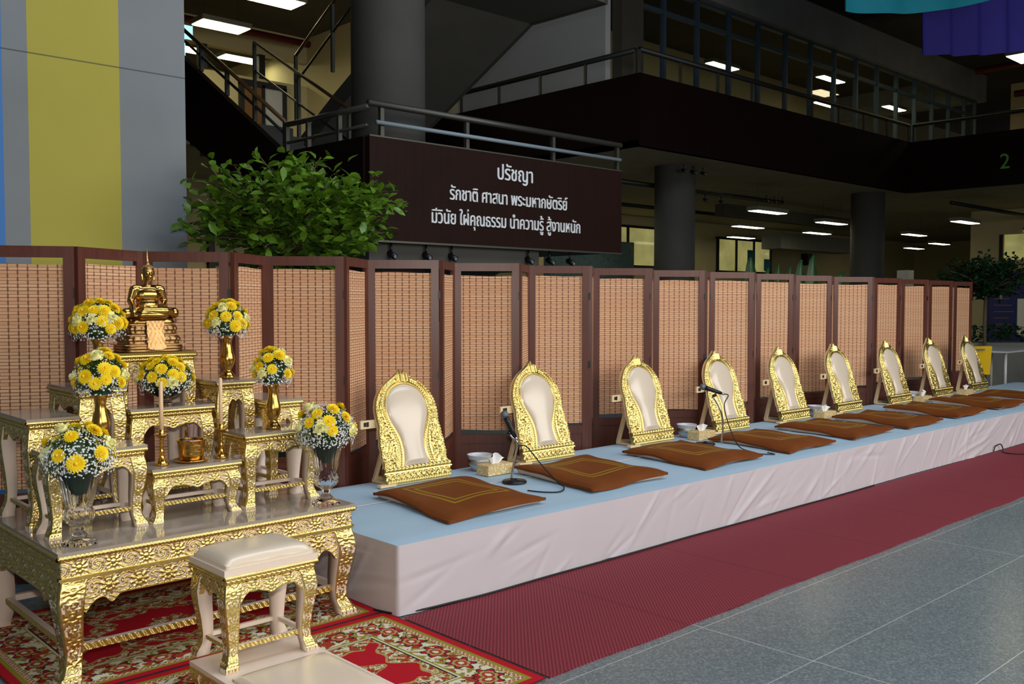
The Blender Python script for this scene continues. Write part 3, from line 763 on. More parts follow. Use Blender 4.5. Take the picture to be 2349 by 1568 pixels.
def make_backrest(label):
    t = thing('gilded_backrest', label, 'backrest', (0, 0, 0), 0, 'gilded backrests along the stage')
    L = leanmat()
    def put(x, z, h): # plate coordinates -> local, h = relief towards the viewer
        return L @ Vector((x, -h, z))
    O, I = outline_pts()
    O = smooth_poly(O, 1); I = smooth_poly(I, 2); O[:, 0] *= 1.10; I[:, 0] *= 1.08
    n = 150
    # match along-outline parameters by height order
    O, so = resample(O, n); I, si = resample(I, n)
    def relief(x, z, gin, gout, s, sgn):
        # gin: distance from pad edge, gout: distance from silhouette
        h = .012
        if gin < .009: h = .012+.012*math.sin(PI*gin/.009)        # inner lip
        elif gin < .050:                                          # band of overlapping scales
            a = (gin-.009)/.041; h = .010+.007*math.sin(PI*a)
            h += .0055*math.sin(PI*a)*abs(math.sin(s*PI/.017+a*2.2))
        elif gin < .060: h = .012+.013*math.sin(PI*(gin-.050)/.010)
        else:                                                     # curling leaf filling
            h = .013+.0045*math.sin(gout*2*PI/.024+3.2*math.sin(z*38+1.0)+1.5*math.sin(x*70))+.0040*math.sin(x*190+2.5*math.sin(z*85))*math.sin(z*150+2.5*math.sin(x*120))
        if gout < .013: h = .012+.009*math.sin(PI*max(0, gout)/.013)+.003*math.sin(s*2*PI/.018)*(gin > .06)
        return h
    m = MB(); nu = 26
    for sgn in (1, -1):
        P = np.zeros((n, nu+1, 3))
        for i in range(n):
            gap = np.hypot(*(O[i]-I[i]))
            for j in range(nu+1):
                f = j/nu; x, z = I[i]*(1-f)+O[i]*f
                h = relief(x, z, f*gap, (1-f)*gap, si[i], sgn)
                if z > .645 and x < .05: h = .022+.006*math.cos(x*150)-.1*max(0, z-.70)   # finial leaves
                if j == nu: h = .002
                P[i, j] = put(sgn*x, z, h)
        m.sheet(P if sgn < 0 else P[:, ::-1])
    # base mouldings: stepped ledges with beads and a zigzag band
    def ledge(z0, z1, hw, h0, fn):
        nx, nz = 150, 10; P = np.zeros((nz, nx, 3))
        for j in range(nz):
            for i in range(nx):
                u, v = i/(nx-1), j/(nz-1); x = -hw+2*hw*u; e = math.sin(PI*min(max(v, .0), 1))
                P[j, i] = put(x, z0+(z1-z0)*v, h0+fn(x, v, e))
        m.sheet(P)
        m.add([put(-hw, z0, h0), put(hw, z0, h0), put(hw, z0, -.012), put(-hw, z0, -.012)], [(0, 3, 2, 1)])
        m.add([put(-hw, z1, h0), put(hw, z1, h0), put(hw, z1, -.012), put(-hw, z1, -.012)], [(0, 1, 2, 3)])
        for sx in (-1, 1): m.add([put(sx*hw, z0, h0), put(sx*hw, z1, h0), put(sx*hw, z1, -.012), put(sx*hw, z0, -.012)], [(0, 1, 2, 3) if sx > 0 else (0, 3, 2, 1)])
    bead = lambda x, v, e: .010*max(0, math.sin(PI*v))*abs(math.sin(x*PI/.031))**.7
    ledge(.074, .105, .262, .020, bead)
    ledge(.066, .074, .268, .026, lambda x, v, e: 0)
    ledge(.026, .066, .258, .016, lambda x, v, e: .008*(1 if abs(v-.5-.32*math.sin(x*2*PI/.044)) < .17 else .1+.35*math.sin(x*300)*math.sin(v*9)))
    ledge(.0, .026, .252, .014, lambda x, v, e: .007*math.sin(PI*v)*abs(math.sin(x*PI/.020)))
    # the carved frame keeps its own dark back board
    m.build('carved_frame', 'gold', t)
    bk = MB(); O2 = np.concatenate([O, (O[::-1]*np.array([-1, 1]))]); poly = [(.25, .0)]+[tuple(p) for p in O2]+[(-.25, .0)]
    a = [put(x*.985, z, .0) for x, z in poly]; c = [put(x*.985, z, -.018) for x, z in poly]; k = len(poly)
    bk.add(a+c, [tuple(range(k)), tuple(range(2*k-1, k-1, -1))]+[(i, i+k, (i+1) % k+k, (i+1) % k) for i in range(k)])
    bk.build('back_board', 'wood_cream', t)
    # pad: puffed keyhole cushion
    pd = MB(); nr = 14
    for sgn in (1, -1):
        P = np.zeros((n, nr+1, 3))
        for i in range(n):
            for j in range(nr+1):
                f = j/nr; x, z = I[i][0]*f, I[i][1]
                top = (1-max(0, (z-.56)/.072)**2) if z > .56 else 1; top = max(top, 0); low = min(1, (z-.105)/.03)
                P[i, j] = put(sgn*x*.998, z, .012+.034*math.sqrt(max(0, 1-f**2.6))*math.sqrt(top)*(.35+.65*low)*(.8+.5*I[i][0]/.15)/1.3)
        pd.sheet(P[:, ::-1] if sgn > 0 else P)
    pd.build('pad', 'vinyl_cream', t)
    # foot board, rear brace and cross bar
    fb = MB(); fb.box(-.31, -.19, -.02, .02, -.006, .010).box(-.19, .25, .0, .02, -.006, .010); fb.build('foot_board', 'wood_cream', t)
    br = MB(); top = L @ Vector((0, .02, .47))
    for sx in (-1, 1):
        br.beam((sx*.075, top.y+.010, top.z), (sx*.20, .205, .002), .036, .02)
    br.beam((-.2, .195, .012), (.2, .195, .012), .026, .026)
    for sx in (-1, 1): br.beam((sx*.2, .02, .001), (sx*.2, .21, .001), .034, .016)
    br.build('brace', 'wood_cream', t)
    c0 = L @ Vector((0, .032, .40)); tb = MB(); tb.box(-.345, .25, c0.y-.008, c0.y+.008, c0.z-.026, c0.z+.026); cb = tb.build('cross_bar', 'wood_cream', t)
    hg = MB().box(-.322, -.305, c0.y-.0105, c0.y-.008, c0.z-.012, c0.z+.014).box(-.302, -.285, c0.y-.0105, c0.y-.008, c0.z-.014, c0.z+.016)
    hg.build('stencil_mark', 'black_plastic', cb)
    wr = MB().tube([(-.175, .172, .035), (.0, .1, .03), (.19, .172, .035)], .004, 6); wr.build('cord', 'black_rubber', t)
    return t
CHX = [3.68, 4.86, 6.06, 7.18, 8.24, 9.32, 10.50, 11.66, 12.76]
cl = ['gilded backrest with cream pad nearest the altar'] + ['gilded backrest with cream pad, %s along the stage from the altar' % ORD[i] for i in range(1, 8)] + ['gilded backrest with cream pad at the far end, beside the yellow chair']
br0 = make_backrest(cl[0]); br0.location = (CHX[0], 4.80, ST+.012)
for i in range(1, 9): dup(br0, (CHX[i], 4.80, ST+.012), 0, cl[i])

# brown seat cushions
def make_cushion(label, seed):
    t = thing('seat_cushion', label, 'cushion', (0, 0, 0), 0, 'brown seat cushions along the stage')
    rnd = random.Random(seed); n = 34; A = np.zeros((n, n, 3)); Bm = np.zeros((n, n, 3))
    ph = [rnd.uniform(0, 6) for _ in range(6)]
    for j in range(n):
        for i in range(n):
            u, v = i/(n-1)*2-1, j/(n-1)*2-1
            # scalloped, slightly concave sides with pointed corners
            x = u*(.372-.016*(1-v*v)); y = v*(.416-.018*(1-u*u))+.006*math.sin(5*u+ph[2]); x += .075*v+.006*math.sin(4*v+ph[3])
            e = (1-u**6)*(1-v**6)
            lift = .010*(u*u*v*v)+.016*math.sin(ph[0]*.3+2.6*v)*(u < 0)*abs(u)+.007*math.sin(ph[1]+3.4*u)+.004*math.sin(ph[4]+7*v)*abs(u)
            A[j, i] = (x, y, .030+.030*e**.6+max(lift, -.012)); Bm[j, i] = (x*.97, y*.97, max(.010, .020+lift-.014*e))
    m = MB(); m.sheet(A)
    rim = [A[0, i] for i in range(n)]+[A[j, -1] for j in range(1, n)]+[A[-1, i] for i in range(n-2, -1, -1)]+[A[j, 0] for j in range(n-2, 0, -1)]
    low = [np.array([p[0], p[1], max(.004, p[2]-.016)]) for p in rim]
    R = np.array([low, rim]); m.sheet(R, close=True); m.build('cover', 'cushion', t)
    l2 = MB(); l2.sheet(Bm[:, ::-1]); lo = Bm.copy()*np.array([.93, .93, 1]); lo[:, :, 2] = .006
    rim2 = [Bm[0, i] for i in range(n)]+[Bm[j, -1] for j in range(1, n)]+[Bm[-1, i] for i in range(n-2, -1, -1)]+[Bm[j, 0] for j in range(n-2, 0, -1)]
    fl = [p*np.array([.95, .95, 0])+np.array([0, 0, .004]) for p in rim2]
    l2.sheet(np.array([fl, rim2]), close=True); l2.build('lining', 'lining_white', t)
    return t
CC = [(3.505, 4.20), (4.64, 4.21), (5.78, 4.22), (6.84, 4.20), (7.87, 4.205), (8.87, 4.19), (9.98, 4.21), (11.10, 4.21), (12.20, 4.20)]
for i, (x, y) in enumerate(CC):
    l = 'brown silk seat cushion in front of the %s gilded backrest from the altar' % ORD[i]
    c = make_cushion(l, 7+i); c.location = (x, y, ST+.002); c.rotation_euler = (0, 0, math.radians([2, 1.5, 2, 1, 2, 0, 1, 0, 1][i]))
#%%PART4
# ------------------------------------------------------------------ carved and gilded altar tables
def carve(u, v, H, p):
    """relief of rosettes and scrolls on a band of height H: returns height 0..1 and where the cream ground shows"""
    k = np.round(u/p); uc = u-k*p; vc = v-H/2
    r = np.hypot(uc, vc)/(H*.47); th = np.arctan2(vc, uc)
    ros = .5+.32*np.cos(9*th)*(r > .33)*(1-.4*r)+.5*np.exp(-(r/.26)**2)+.22*np.exp(-((r-.52)/.10)**2)-.3*np.exp(-((r-.36)/.07)**2)
    q = u/p-.5; uh = (q-np.round(q))*p
    sg = np.where(uh >= 0, 1.0, -1.0)
    r2 = np.hypot(uh*.9, vc)/H; th2 = np.arctan2(vc*sg, np.abs(uh))
    scr = .5+.5*np.sin(2.0*th2+r2*24)+.18*np.sin(v/H*40+u/H*22)
    h = np.where(r < 1, ros, .9*scr)
    cream = ((r > 1.02) & (scr < .33)) | ((r > .80) & (r < 1) & (np.cos(9*th) < -.55))
    return h, cream

def face_map(side, W, D, ins, out=0.0):
    """point on a table side: u along it (seen from outside), outward offset o, height z"""
    hx, hy = W/2-ins, D/2-ins
    if side == 'front': return lambda u, o, z: (-hx+u, -hy-o, z), 2*hx
    if side == 'right': return lambda u, o, z: (hx+o, -hy+u, z), 2*hy
    if side == 'back':  return lambda u, o, z: (hx-u, hy+o, z), 2*hx
    return lambda u, o, z: (-hx-o, hy-u, z), 2*hy

def band(m, side, W, D, ins, ztop, zbot, rel, pitch, res=.0028, amp=.006):
    """zbot: function of u -> lower edge"""
    fm, L = face_map(side, W, D, ins)
    if side == 'back': res = .012
    nu = max(8, int(L/res)); H0 = ztop-zbot(L/2, L); nz = max(6, int((ztop-min(zbot(0.02, L), zbot(L/2, L)))/res)+1)
    us = np.linspace(0, L, nu); P = np.zeros((nz, nu, 3)); cm = np.zeros((nz, nu), bool)
    zb = np.array([zbot(u, L) for u in us])
    U, T = np.meshgrid(us, np.linspace(0, 1, nz)); Z = zb[None]+(ztop-zb[None])*T
    npit = max(1, round(L/pitch)); p = L/npit
    H, cm = rel(U-L/2+(0 if npit % 2 else p/2), Z-(ztop-H0), H0, p)
    edge = np.minimum((Z-zb[None])/.006, 1.0)
    O = amp*np.where(edge < 1, .75, H)
    for j in range(nz):
        for i in range(nu): P[j, i] = fm(us[i], O[j, i], Z[j, i])
    mats = []
    for j in range(nz-1):
        for i in range(nu-1): mats.append(1 if (cm[j, i] and edge[j, i] >= 1) else 0)
    F = []
    for j in range(nz-1):
        for i in range(nu-1): F.append((j*nu+i, j*nu+i+1, (j+1)*nu+i+1, (j+1)*nu+i))
    m.add(P.reshape(-1, 3), F, mats, True)
    # cream inside face
    B_ = np.zeros((2, nu, 3))
    for i in range(nu): B_[0, i] = fm(us[i], -.012, zb[i]); B_[1, i] = fm(us[i], -.012, ztop)
    m.sheet(B_[:, ::-1], 1, False)
    E_ = np.zeros((2, nu, 3))
    for i in range(nu): E_[0, i] = fm(us[i], O[0, i], zb[i]); E_[1, i] = fm(us[i], -.012, zb[i])
    m.sheet(E_[:, ::-1], 0, False)

def rope_ring(m, W, D, z, r, mat=0, pitch=.011):
    hx, hy = W/2-r*.6, D/2-r*.6; C = [(-hx, -hy), (hx, -hy), (hx, hy), (-hx, hy)]
    for k in range(4):
        a, c = C[k], C[(k+1) % 4]; L = math.hypot(c[0]-a[0], c[1]-a[1]); n = max(4, int(L/.0035)); N = 8
        ux, uy = (c[0]-a[0])/L, (c[1]-a[1])/L; V = []
        for i in range(n+1):
            s = L*i/n
            for j in range(N):
                th = 2*PI*j/N; rr = r*(1+.16*math.cos(2*th-s*2*PI/pitch))
                V.append((a[0]+ux*s+uy*rr*math.cos(th), a[1]+uy*s-ux*rr*math.cos(th), z+rr*math.sin(th)))
        F = [(i*N+j, i*N+(j+1) % N, (i+1)*N+(j+1) % N, (i+1)*N+j) for i in range(n) for j in range(N)]
        m.add(V, F, mat, True)

LEGP = np.array([(0, .0, .060), (.08, .006, .062), (.2, .011, .060), (.36, .005, .053), (.55, -.005, .045), (.72, -.011, .039), (.83, -.009, .038), (.90, .001, .044), (.95, .010, .050), (1, .011, .050)])
def leg(parent, W, D, ins, sx, sy, H, s, name='leg'):
    nt = max(50, int(H/.0024)); nq = 15
    ts = np.linspace(0, 1, nt); out = np.interp(ts, LEGP[:, 0], LEGP[:, 1])*s; w = np.interp(ts, LEGP[:, 0], LEGP[:, 2])*s
    for a in (out, w):
        for _ in range(3): a[1:-1] = (a[:-2]+2*a[1:-1]+a[2:])/4
    V = []; mats = []; K = 2*nq+1
    qs = np.linspace(0, 1, nq); Q_, T_ = np.meshgrid(qs, ts); LN = H*T_; WW = np.meshgrid(qs, w)[1]
    wm = float(np.mean(w)); HH, CM = carve(LN-.11*H, Q_*wm, wm, .060*s)
    c2 = np.abs(2*Q_-1); foot = T_ > .90
    HH = np.where(foot, np.where(T_ > .925, .5+.5*np.cos(Q_*2*PI*4), .9), HH*.85+.14*np.sin(2*PI*LN/(.026*s)+7*c2)+.05)
    HH = np.where((c2 > .72) & ~foot, .85, HH); CM = CM & ~foot & (c2 < .72) & (T_ > .05)
    for i, t in enumerate(ts):
        z = H*(1-t); cx, cy = W/2-ins+out[i], D/2-ins+out[i]
        for j in range(nq):
            e = 1 if 0 < j < nq-1 else .4
            V.append((sx*(cx-w[i]*(1-qs[j])), sy*(cy+.0052*s*HH[i, j]*e), z))
        for j in range(nq):
            e = 1 if 0 < j < nq-1 else .4
            V.append((sx*(cx+.0052*s*HH[i, nq-1-j]*e), sy*(cy-w[i]*qs[j]), z))
        V.append((sx*(cx-w[i]), sy*(cy-w[i]), z))
    F = []
    for i in range(nt-1):
        t = ts[i]
        for j in range(K):
            a, b_ = i*K+j, i*K+(j+1) % K; F.append((a, b_, b_+K, a+K))
            goldface = (j < 2*nq-1)
            jj = j if j < nq else 2*nq-1-j; q = (j % nq)/(nq-1)
            spot = goldface and CM[i, min(jj, nq-1)]
            claw = t > .945 and (math.cos(q*2*PI*4) < .1 or t > .985)
            mats.append(0 if goldface and not spot and not claw else 1)
    F.append(tuple(range((nt-1)*K, nt*K))); mats.append(1); F.append(tuple(range(K))[::-1]); mats.append(1)
    m = MB(); m.add(V, F, mats, True); return m.build(name, ['gold', 'cream_paint'], parent)

def stretcher(parent, W, D, ins, side, z, s, twist=True):
    fm, L = face_map(side, W, D, ins); a, b_ = .026*s, L-.026*s; n = max(10, int((b_-a)/.003)); th = .016*s; dp = .016*s
    gold = side in ('front', 'left', 'right')
    V = []; rows = 6
    for i in range(n+1):
        u = a+(b_-a)*i/n
        for j in range(rows):
            f = j/(rows-1); zz = z-th/2+th*f
            o = -.016*s+(.0028*s*math.sin(2*PI*u/(.017*s)+f*3.4) if (gold and 0 < j < rows-1) else 0)
            V.append(fm(u, o, zz))
        V.append(fm(u, -.016*s-dp, z+th/2)); V.append(fm(u, -.016*s-dp, z-th/2))
    K = rows+2; F = []; mats = []
    for i in range(n):
        for j in range(K):
            c, d = i*K+j, i*K+(j+1) % K; F.append((c, c+K, d+K, d)); mats.append(0 if (gold and j < rows-1) else 1)
    m = MB(); m.add(V, F, mats, False)
    return m.build('stretcher', ['gold', 'cream_paint'], parent)

def scallop(depth, lw, drop=.35):
    def zb(ztop):
        def f(u, L):
            inn = L-2*lw; s = (u-lw)/inn
            if s <= 0 or s >= 1: return ztop-depth*1.55
            e = min(s, 1-s)*inn
            d = depth*(.72+.85*math.exp(-(e/.016)**1.3)+drop*math.exp(-((s-.5)/.14)**2)+.07*abs(math.sin(PI*s*7)))
            return ztop-d
        return f
    return zb

def altar_table(label, x0, y0, W, D, z0, H, top='lacquer_top', name='altar_table', s=1.0, group='gilded altar tables', cushion=False, hs=None):
    t = thing(name, label, 'table', (x0+W/2, y0+D/2, z0), 0, group)
    ins = .016*s
    tt = .012 if not cushion else .024
    MB().box(-W/2+.003, W/2-.003, -D/2+.003, D/2-.003, H-tt, H).build('top', top, t)
    m = MB(); rope_ring(m, W, D, H-tt-.006*s, .0075*s)
    m.build('rope_edge', 'gold', t)
    zc = H-tt-.012*s
    # lotus bead row
    bd = MB()
    for side in ('front', 'left', 'right', 'back'):
        fm, L = face_map(side, W, D, ins-.004); nb = max(4, round(L/(.021*s))); pu = L/nb
        n = nb*8; P = np.zeros((7, n+1, 3))
        for i in range(n+1):
            u = L*i/n
            for j in range(7):
                f = j/6; P[j, i] = fm(u, .0075*s*math.sin(PI*f)*abs(math.sin(PI*u/pu))**.6-.002, zc-.022*s+.022*s*f)
        bd.sheet(P)
    bd.build('bead_moulding', 'gold', t)
    za = zc-.022*s; lw = .052*s
    ap = MB(); zf = scallop(.050*s, lw)
    for side in ('front', 'left', 'right', 'back'):
        band(ap, side, W, D, ins, za, zf(za), carve, .075*s, amp=.0065*s)
    ap.build('carved_apron', ['gold', 'cream_paint'], t)
    for sx, sy in ((-1, -1), (1, -1), (1, 1), (-1, 1)): leg(t, W, D, ins, sx, sy, za, s*min(1.0, .78+.22*H/.35))
    for side in ('front', 'left', 'right', 'back'): stretcher(t, W, D, ins+.004*s, side, hs or .078*s, s)
    return t

# the wide base table ---------------------------------------------------------
BX0, BX1, BY0, BY1, BH = 1.186, 2.545, 3.812, 4.83, .535
def base_table():
    W, D = BX1-BX0, BY1-BY0
    t = thing('altar_base_table', 'wide low gilded altar table carrying all the smaller tables', 'table', ((BX0+BX1)/2, (BY0+BY1)/2, .008))
    H = BH-.008
    MB().box(-W/2+.004, W/2-.004, -D/2+.004, D/2-.004, H-.016, H).build('top', 'lacquer_top', t)
    m = MB(); rope_ring(m, W, D, H-.022, .011, pitch=.016); m.build('rope_edge', 'gold', t)
    ins = .020; z1 = H-.034
    f = MB()
    for side in ('front', 'left', 'right', 'back'): band(f, side, W, D, ins, z1, lambda u, L: z1-.068, carve, .13, .003, .008)
    f.build('frieze', ['gold', 'cream_paint'], t)
    l = MB(); z2 = z1-.068
    for zz, o in ((z2-.004, .012), (z2-.012, .006)):
        l.box(-W/2+ins-o, W/2-ins+o, -D/2+ins-o, -D/2+ins+.01, zz-.005, zz+.005).box(-W/2+ins-o, W/2-ins+o, D/2-ins-.01, D/2-ins+o, zz-.005, zz+.005)
        l.box(-W/2+ins-o, -W/2+ins+.01, -D/2+ins, D/2-ins, zz-.005, zz+.005).box(W/2-ins-.01, W/2-ins+o, -D/2+ins, D/2-ins, zz-.005, zz+.005)
    l.build('ledge_moulding', 'gold', t)
    za = z2-.014; lw = .085
    def zb(u, L):
        e = min(u, L-u)-lw
        if e <= 0: return za-.13
        d = .082+.055*math.exp(-(e/.028)**1.4)+.030*math.exp(-((e-.105)/.022)**2)
        return za-d
    a = MB()
    for side in ('front', 'left', 'right', 'back'): band(a, side, W, D, ins, za, zb, carve, .115, .003, .009)
    a.build('carved_apron', ['gold', 'cream_paint'], t)
    for sx, sy in ((-1, -1), (1, -1), (1, 1), (-1, 1)): leg(t, W, D, ins, sx, sy, za, 1.62)
    for side in ('front', 'left', 'right', 'back'): stretcher(t, W, D, ins+.012, side, .125, 1.7)
base_table()
T = altar_table
T('small gilded altar table at front centre holding brass burner and candlesticks', 1.650, 4.040, .425, .22, BH, .240)
T('gilded altar table at front left holding a brass vase', 1.225, 4.045, .415, .21, BH, .352)
T('gilded altar table at front right holding a brass vase', 2.085, 4.040, .405, .23, BH, .352)
T('gilded altar table at the outer left end with an empty top', 1.214, 4.262, .222, .44, BH, .474)
T('gilded altar table at the outer right end, mostly hidden behind the front right one', 2.335, 4.275, .205, .43, BH, .474)
T('gilded altar table in the middle holding the yellow flower bowl', 1.690, 4.375, .418, .19, BH, .470)
T('tall gilded altar table at rear left holding a brass vase', 1.465, 4.39, .222, .42, BH, .577)
T('tall gilded altar table at rear right holding a brass vase', 2.115, 4.38, .215, .42, BH, .577)
T('tallest gilded altar table at the rear carrying the seated statue', 1.695, 4.57, .412, .245, BH, .721, top='dark_brass_plate')

# stool and kneeling bench ----------------------------------------------------
def puff(m, x0, x1, y0, y1, z0, h, n=26, mat=0):
    P = np.zeros((n, n, 3))
    for j in range(n):
        for i in range(n):
            u, v = i/(n-1)*2-1, j/(n-1)*2-1
            e = max(0, (1-abs(u)**5))*max(0, (1-abs(v)**5))
            P[j, i] = ((x0+x1)/2+u*(x1-x0)/2*(1-.03*(1-v*v)*0), (y0+y1)/2+v*(y1-y0)/2, z0+h*.28+h*.72*e**.45+(.002*math.sin(9*u) if abs(v) > .98 else 0))
    m.sheet(P, mat)
    rim = [P[0, i] for i in range(n)]+[P[j, -1] for j in range(1, n)]+[P[-1, i] for i in range(n-2, -1, -1)]+[P[j, 0] for j in range(n-2, 0, -1)]
    low = [p*np.array([1, 1, 0])+np.array([0, 0, z0]) for p in rim]
    m.sheet(np.array([low, rim]), mat, close=True)
PZ = .155
t = altar_table('gilded stool with padded cream seat standing on the kneeling bench', 1.548, 3.165, .392, .295, PZ+.001, .378, 'cream_paint', 'stool', 1.0, None, True, .075)
t['category'] = 'stool'
m = MB(); puff(m, -.18, .18, -.132, .132, .378, .048); m.build('seat_pad', 'vinyl_cream', t)
t = thing('kneeling_bench', 'low gilded kneeling bench with padded cream front at the bottom edge', 'bench', (1.735, 3.02, .009))
W, D, H = .435, .75, PZ-.009
MB().box(-W/2, W/2, -D/2, D/2, H-.014, H).build('top', 'cream_paint', t)
m = MB(); rope_ring(m, W, D, H-.02, .007); m.build('rope_edge', 'gold', t)
a = MB(); zf = scallop(.048, .05)
for side in ('front', 'left', 'right', 'back'): band(a, side, W, D, .014, H-.026, zf(H-.026), carve, .075, .003)
a.build('carved_apron', ['gold', 'cream_paint'], t)
for sx, sy in ((-1, -1), (1, -1), (1, 1), (-1, 1)): leg(t, W, D, .014, sx, sy, H-.026, .95)
m = MB(); puff(m, -.19, .19, -.355, .085, H, .030); m.build('knee_pad', 'vinyl_cream', t)

# ------------------------------------------------------------------ seated statue
def statue(loc):
    t = thing('seated_buddha_statue', 'brass seated meditating statue with pointed finial on the tallest table', 'statue', loc)
    K = 1.0
    def capsule(m, pts, radii, n=14):
        m.tube(pts, radii, n)
        for p, r in ((pts[0], radii[0]), (pts[-1], radii[-1])): m.ell(p, r, n, 8)
        for p, r in zip(pts[1:-1], radii[1:-1]): m.ell(p, r*.99, n, 8)
    b0 = .163
    m = MB()
    # crossed legs
    capsule(m, [(-.045, .02, b0+.03), (-.118, -.018, b0+.024), (-.06, -.066, b0+.018), (.055, -.07, b0+.016)], [.034, .028, .022, .016])
    capsule(m, [(.045, .02, b0+.03), (.118, -.018, b0+.026), (.055, -.074, b0+.036), (-.05, -.066, b0+.040)], [.034, .028, .020, .015])
    m.ell((0, .0, b0+.026), (.085, .062, .03), 18, 10)
    # torso
    m.ell((0, .012, b0+.062), (.056, .039, .047), 18, 12); m.ell((0, .010, b0+.115), (.066, .038, .046), 18, 12)
    m.ell((0, .010, b0+.142), (.066, .030, .022), 18, 10)
    capsule(m, [(-.060, .012, b0+.146), (.060, .012, b0+.146)], [.021, .021])
    capsule(m, [(0, .012, b0+.15), (0, .006, b0+.190)], [.021, .0185])
    # right arm to the knee, left arm bent into the lap
    capsule(m, [(-.068, .012, b0+.142), (-.083, .014, b0+.085), (-.088, -.030, b0+.055), (-.094, -.052, b0+.035)], [.021, .0175, .0135, .0105])
    capsule(m, [(.068, .012, b0+.142), (.084, .016, b0+.082), (.060, -.035, b0+.062), (.012, -.058, b0+.060)], [.021, .0175, .0135, .0105])
    for k in range(4): capsule(m, [(-.094-.005*k+.012, -.055, b0+.038), (-.094-.005*k+.012, -.066-.002*(k % 2), b0+.012)], [.0038, .003], 8)
    for k in range(4): capsule(m, [(.016, -.052-.005*k, b0+.062), (-.024+.004*(k % 2), -.050-.0055*k, b0+.061)], [.004, .003], 8)
    # head with brow, nose, mouth, chin and long ears
    hz = b0+.222
    m.ell((0, .004, hz), (.0285, .031, .036), 20, 14); m.ell((0, -.008, hz-.018), (.0185, .019, .019), 14, 10)
    capsule(m, [(0, -.026, hz+.006), (0, -.0325, hz-.006)], [.0032, .0048], 8)
    for s_ in (-1, 1):
        capsule(m, [(s_*.004, -.0255, hz+.009), (s_*.012, -.0255, hz+.0125), (s_*.020, -.0195, hz+.009)], [.0028, .003, .0022], 8)
        m.ell((s_*.0105, -.0215, hz+.002), (.0058, .004, .003), 10, 6)
        capsule(m, [(s_*.0295, .004, hz+.012), (s_*.031, .003, hz-.01), (s_*.0275, .0, hz-.034)], [.0052, .0052, .0042], 8)
        m.ell((s_*.004, -.0275, hz-.0165), (.0058, .0035, .0022), 10, 6)
    m.ell((0, -.027, hz-.0205), (.0055, .003, .002), 10, 6)
    o = m.build('body', 'statue_brass', t)
    rm = o.modifiers.new('remesh', 'REMESH'); rm.mode = 'VOXEL'; rm.voxel_size = .0024; rm.use_smooth_shade = True
    sm = o.modifiers.new('smooth', 'SMOOTH'); sm.iterations = 4; sm.factor = .5
    dg = bpy.context.evaluated_depsgraph_get(); ev = o.evaluated_get(dg); me = bpy.data.meshes.new_from_object(ev, depsgraph=dg)
    o.modifiers.clear(); o.data = me
    if not me.materials: me.materials.append(M['statue_brass'])
    for p in me.polygons: p.use_smooth = True
    # curled hair cap and flame finial
    h = MB(); rnd = random.Random(4)
    h.ell((0, .007, hz+.012), (.0305, .032, .031), 20, 12); h.ell((0, .010, hz+.044), (.016, .017, .014), 14, 8)
    for k in range(150):
        a = k*2.39996; zz = 1-1.15*k/150; rr = math.sqrt(max(0, 1-zz*zz)); x, y = rr*math.cos(a), rr*math.sin(a)
        if y < -.25 and zz < .5: continue
        h.ell((x*.030, .007+y*.0315, hz+.012+zz*.031), .0036, 6, 4)
    h.build('hair', 'old_bronze', t)
    f = MB(); f.lathe([(.010, hz+.054), (.0115, hz+.060), (.008, hz+.066), (.009, hz+.070), (.006, hz+.076), (.0065, hz+.080), (.0042, hz+.088), (.0045, hz+.092), (.0025, hz+.105), (.0008, hz+.128)], 14, (0, .010, 0)); f.build('finial', 'old_bronze', t)
    # stepped pedestal: rounded rectangular tiers with lotus petals
    def tier(m, prof, w, d, pet=0.0, npet=40):
        n = 180; V = []; k = len(prof)
        for (g, z) in prof:
            for j in range(n):
                a = 2*PI*j/n; c, s_ = math.cos(a), math.sin(a); q = (abs(c)**4+abs(s_)**4)**-.25
                bump = pet*abs(math.sin(npet*a/2))*math.sin(PI*min(1, max(0, (z-prof[0][1])/(prof[-1][1]-prof[0][1]))))
                V.append(((w+g+bump)*c*q, (d+g+bump)*s_*q+.008, z))
        F = [(i*n+j, i*n+(j+1) % n, (i+1)*n+(j+1) % n, (i+1)*n+j) for i in range(k-1) for j in range(n)]
        F += [tuple(range(n))[::-1], tuple((k-1)*n+j for j in range(n))]
        m.add(V, F, 0, True)
    def bulge(z0, z1, g): return [(.002, z0), (.004, z0+.002), (.004, z0+.007), (-.002, z0+.008), (g*.75, z0+(z1-z0)*.38), (g, z0+(z1-z0)*.55), (g*.6, z0+(z1-z0)*.75), (-.004, z1-.008), (.003, z1-.006), (.003, z1)]
    for nm, (z0, z1, w, d, g, pt) in (('lower_tier', (.0, .034, .150, .096, .006, .0)), ('middle_tier', (.036, .082, .134, .084, .006, .006)), ('upper_tier', (.086, .134, .119, .074, .006, .006))):
        q = MB(); tier(q, bulge(z0, z1, g), w, d, pt, 30); q.box(-w-.002, w+.002, -d+.006, d+.010, z1-.001, z1+.003); q.build(nm, 'old_bronze', t)
    q = MB(); tier(q, [(0, .137), (.004, .141), (.004, .148), (-.002, .152), (-.004, .162)], .116, .076); q.build('seat_slab', 'statue_brass', t)
    # cloth falling over the front of the pedestal
    P = np.zeros((22, 14, 3)); 
    for j in range(22):
        v = j/21
        for i in range(14):
            u = i/13*2-1; w = .043+.012*max(0, v-.8)*5*.5; z = .152-.134*v-.008*(1-u*u)*(v > .9)
            y = -.074-.012-.010*v-.016*max(0, v-.35)-.003*math.sin(u*13)*math.sin(v*20)-.004*(1-u*u)
            P[j, i] = (u*w, y+.006, z)
    q = MB(); q.sheet(P); q.sheet((P+np.array([0, .006, 0]))[:, ::-1]); q.build('cloth_drop', 'old_bronze', t)
    return t
statue((1.905, 4.672, BH+.722))

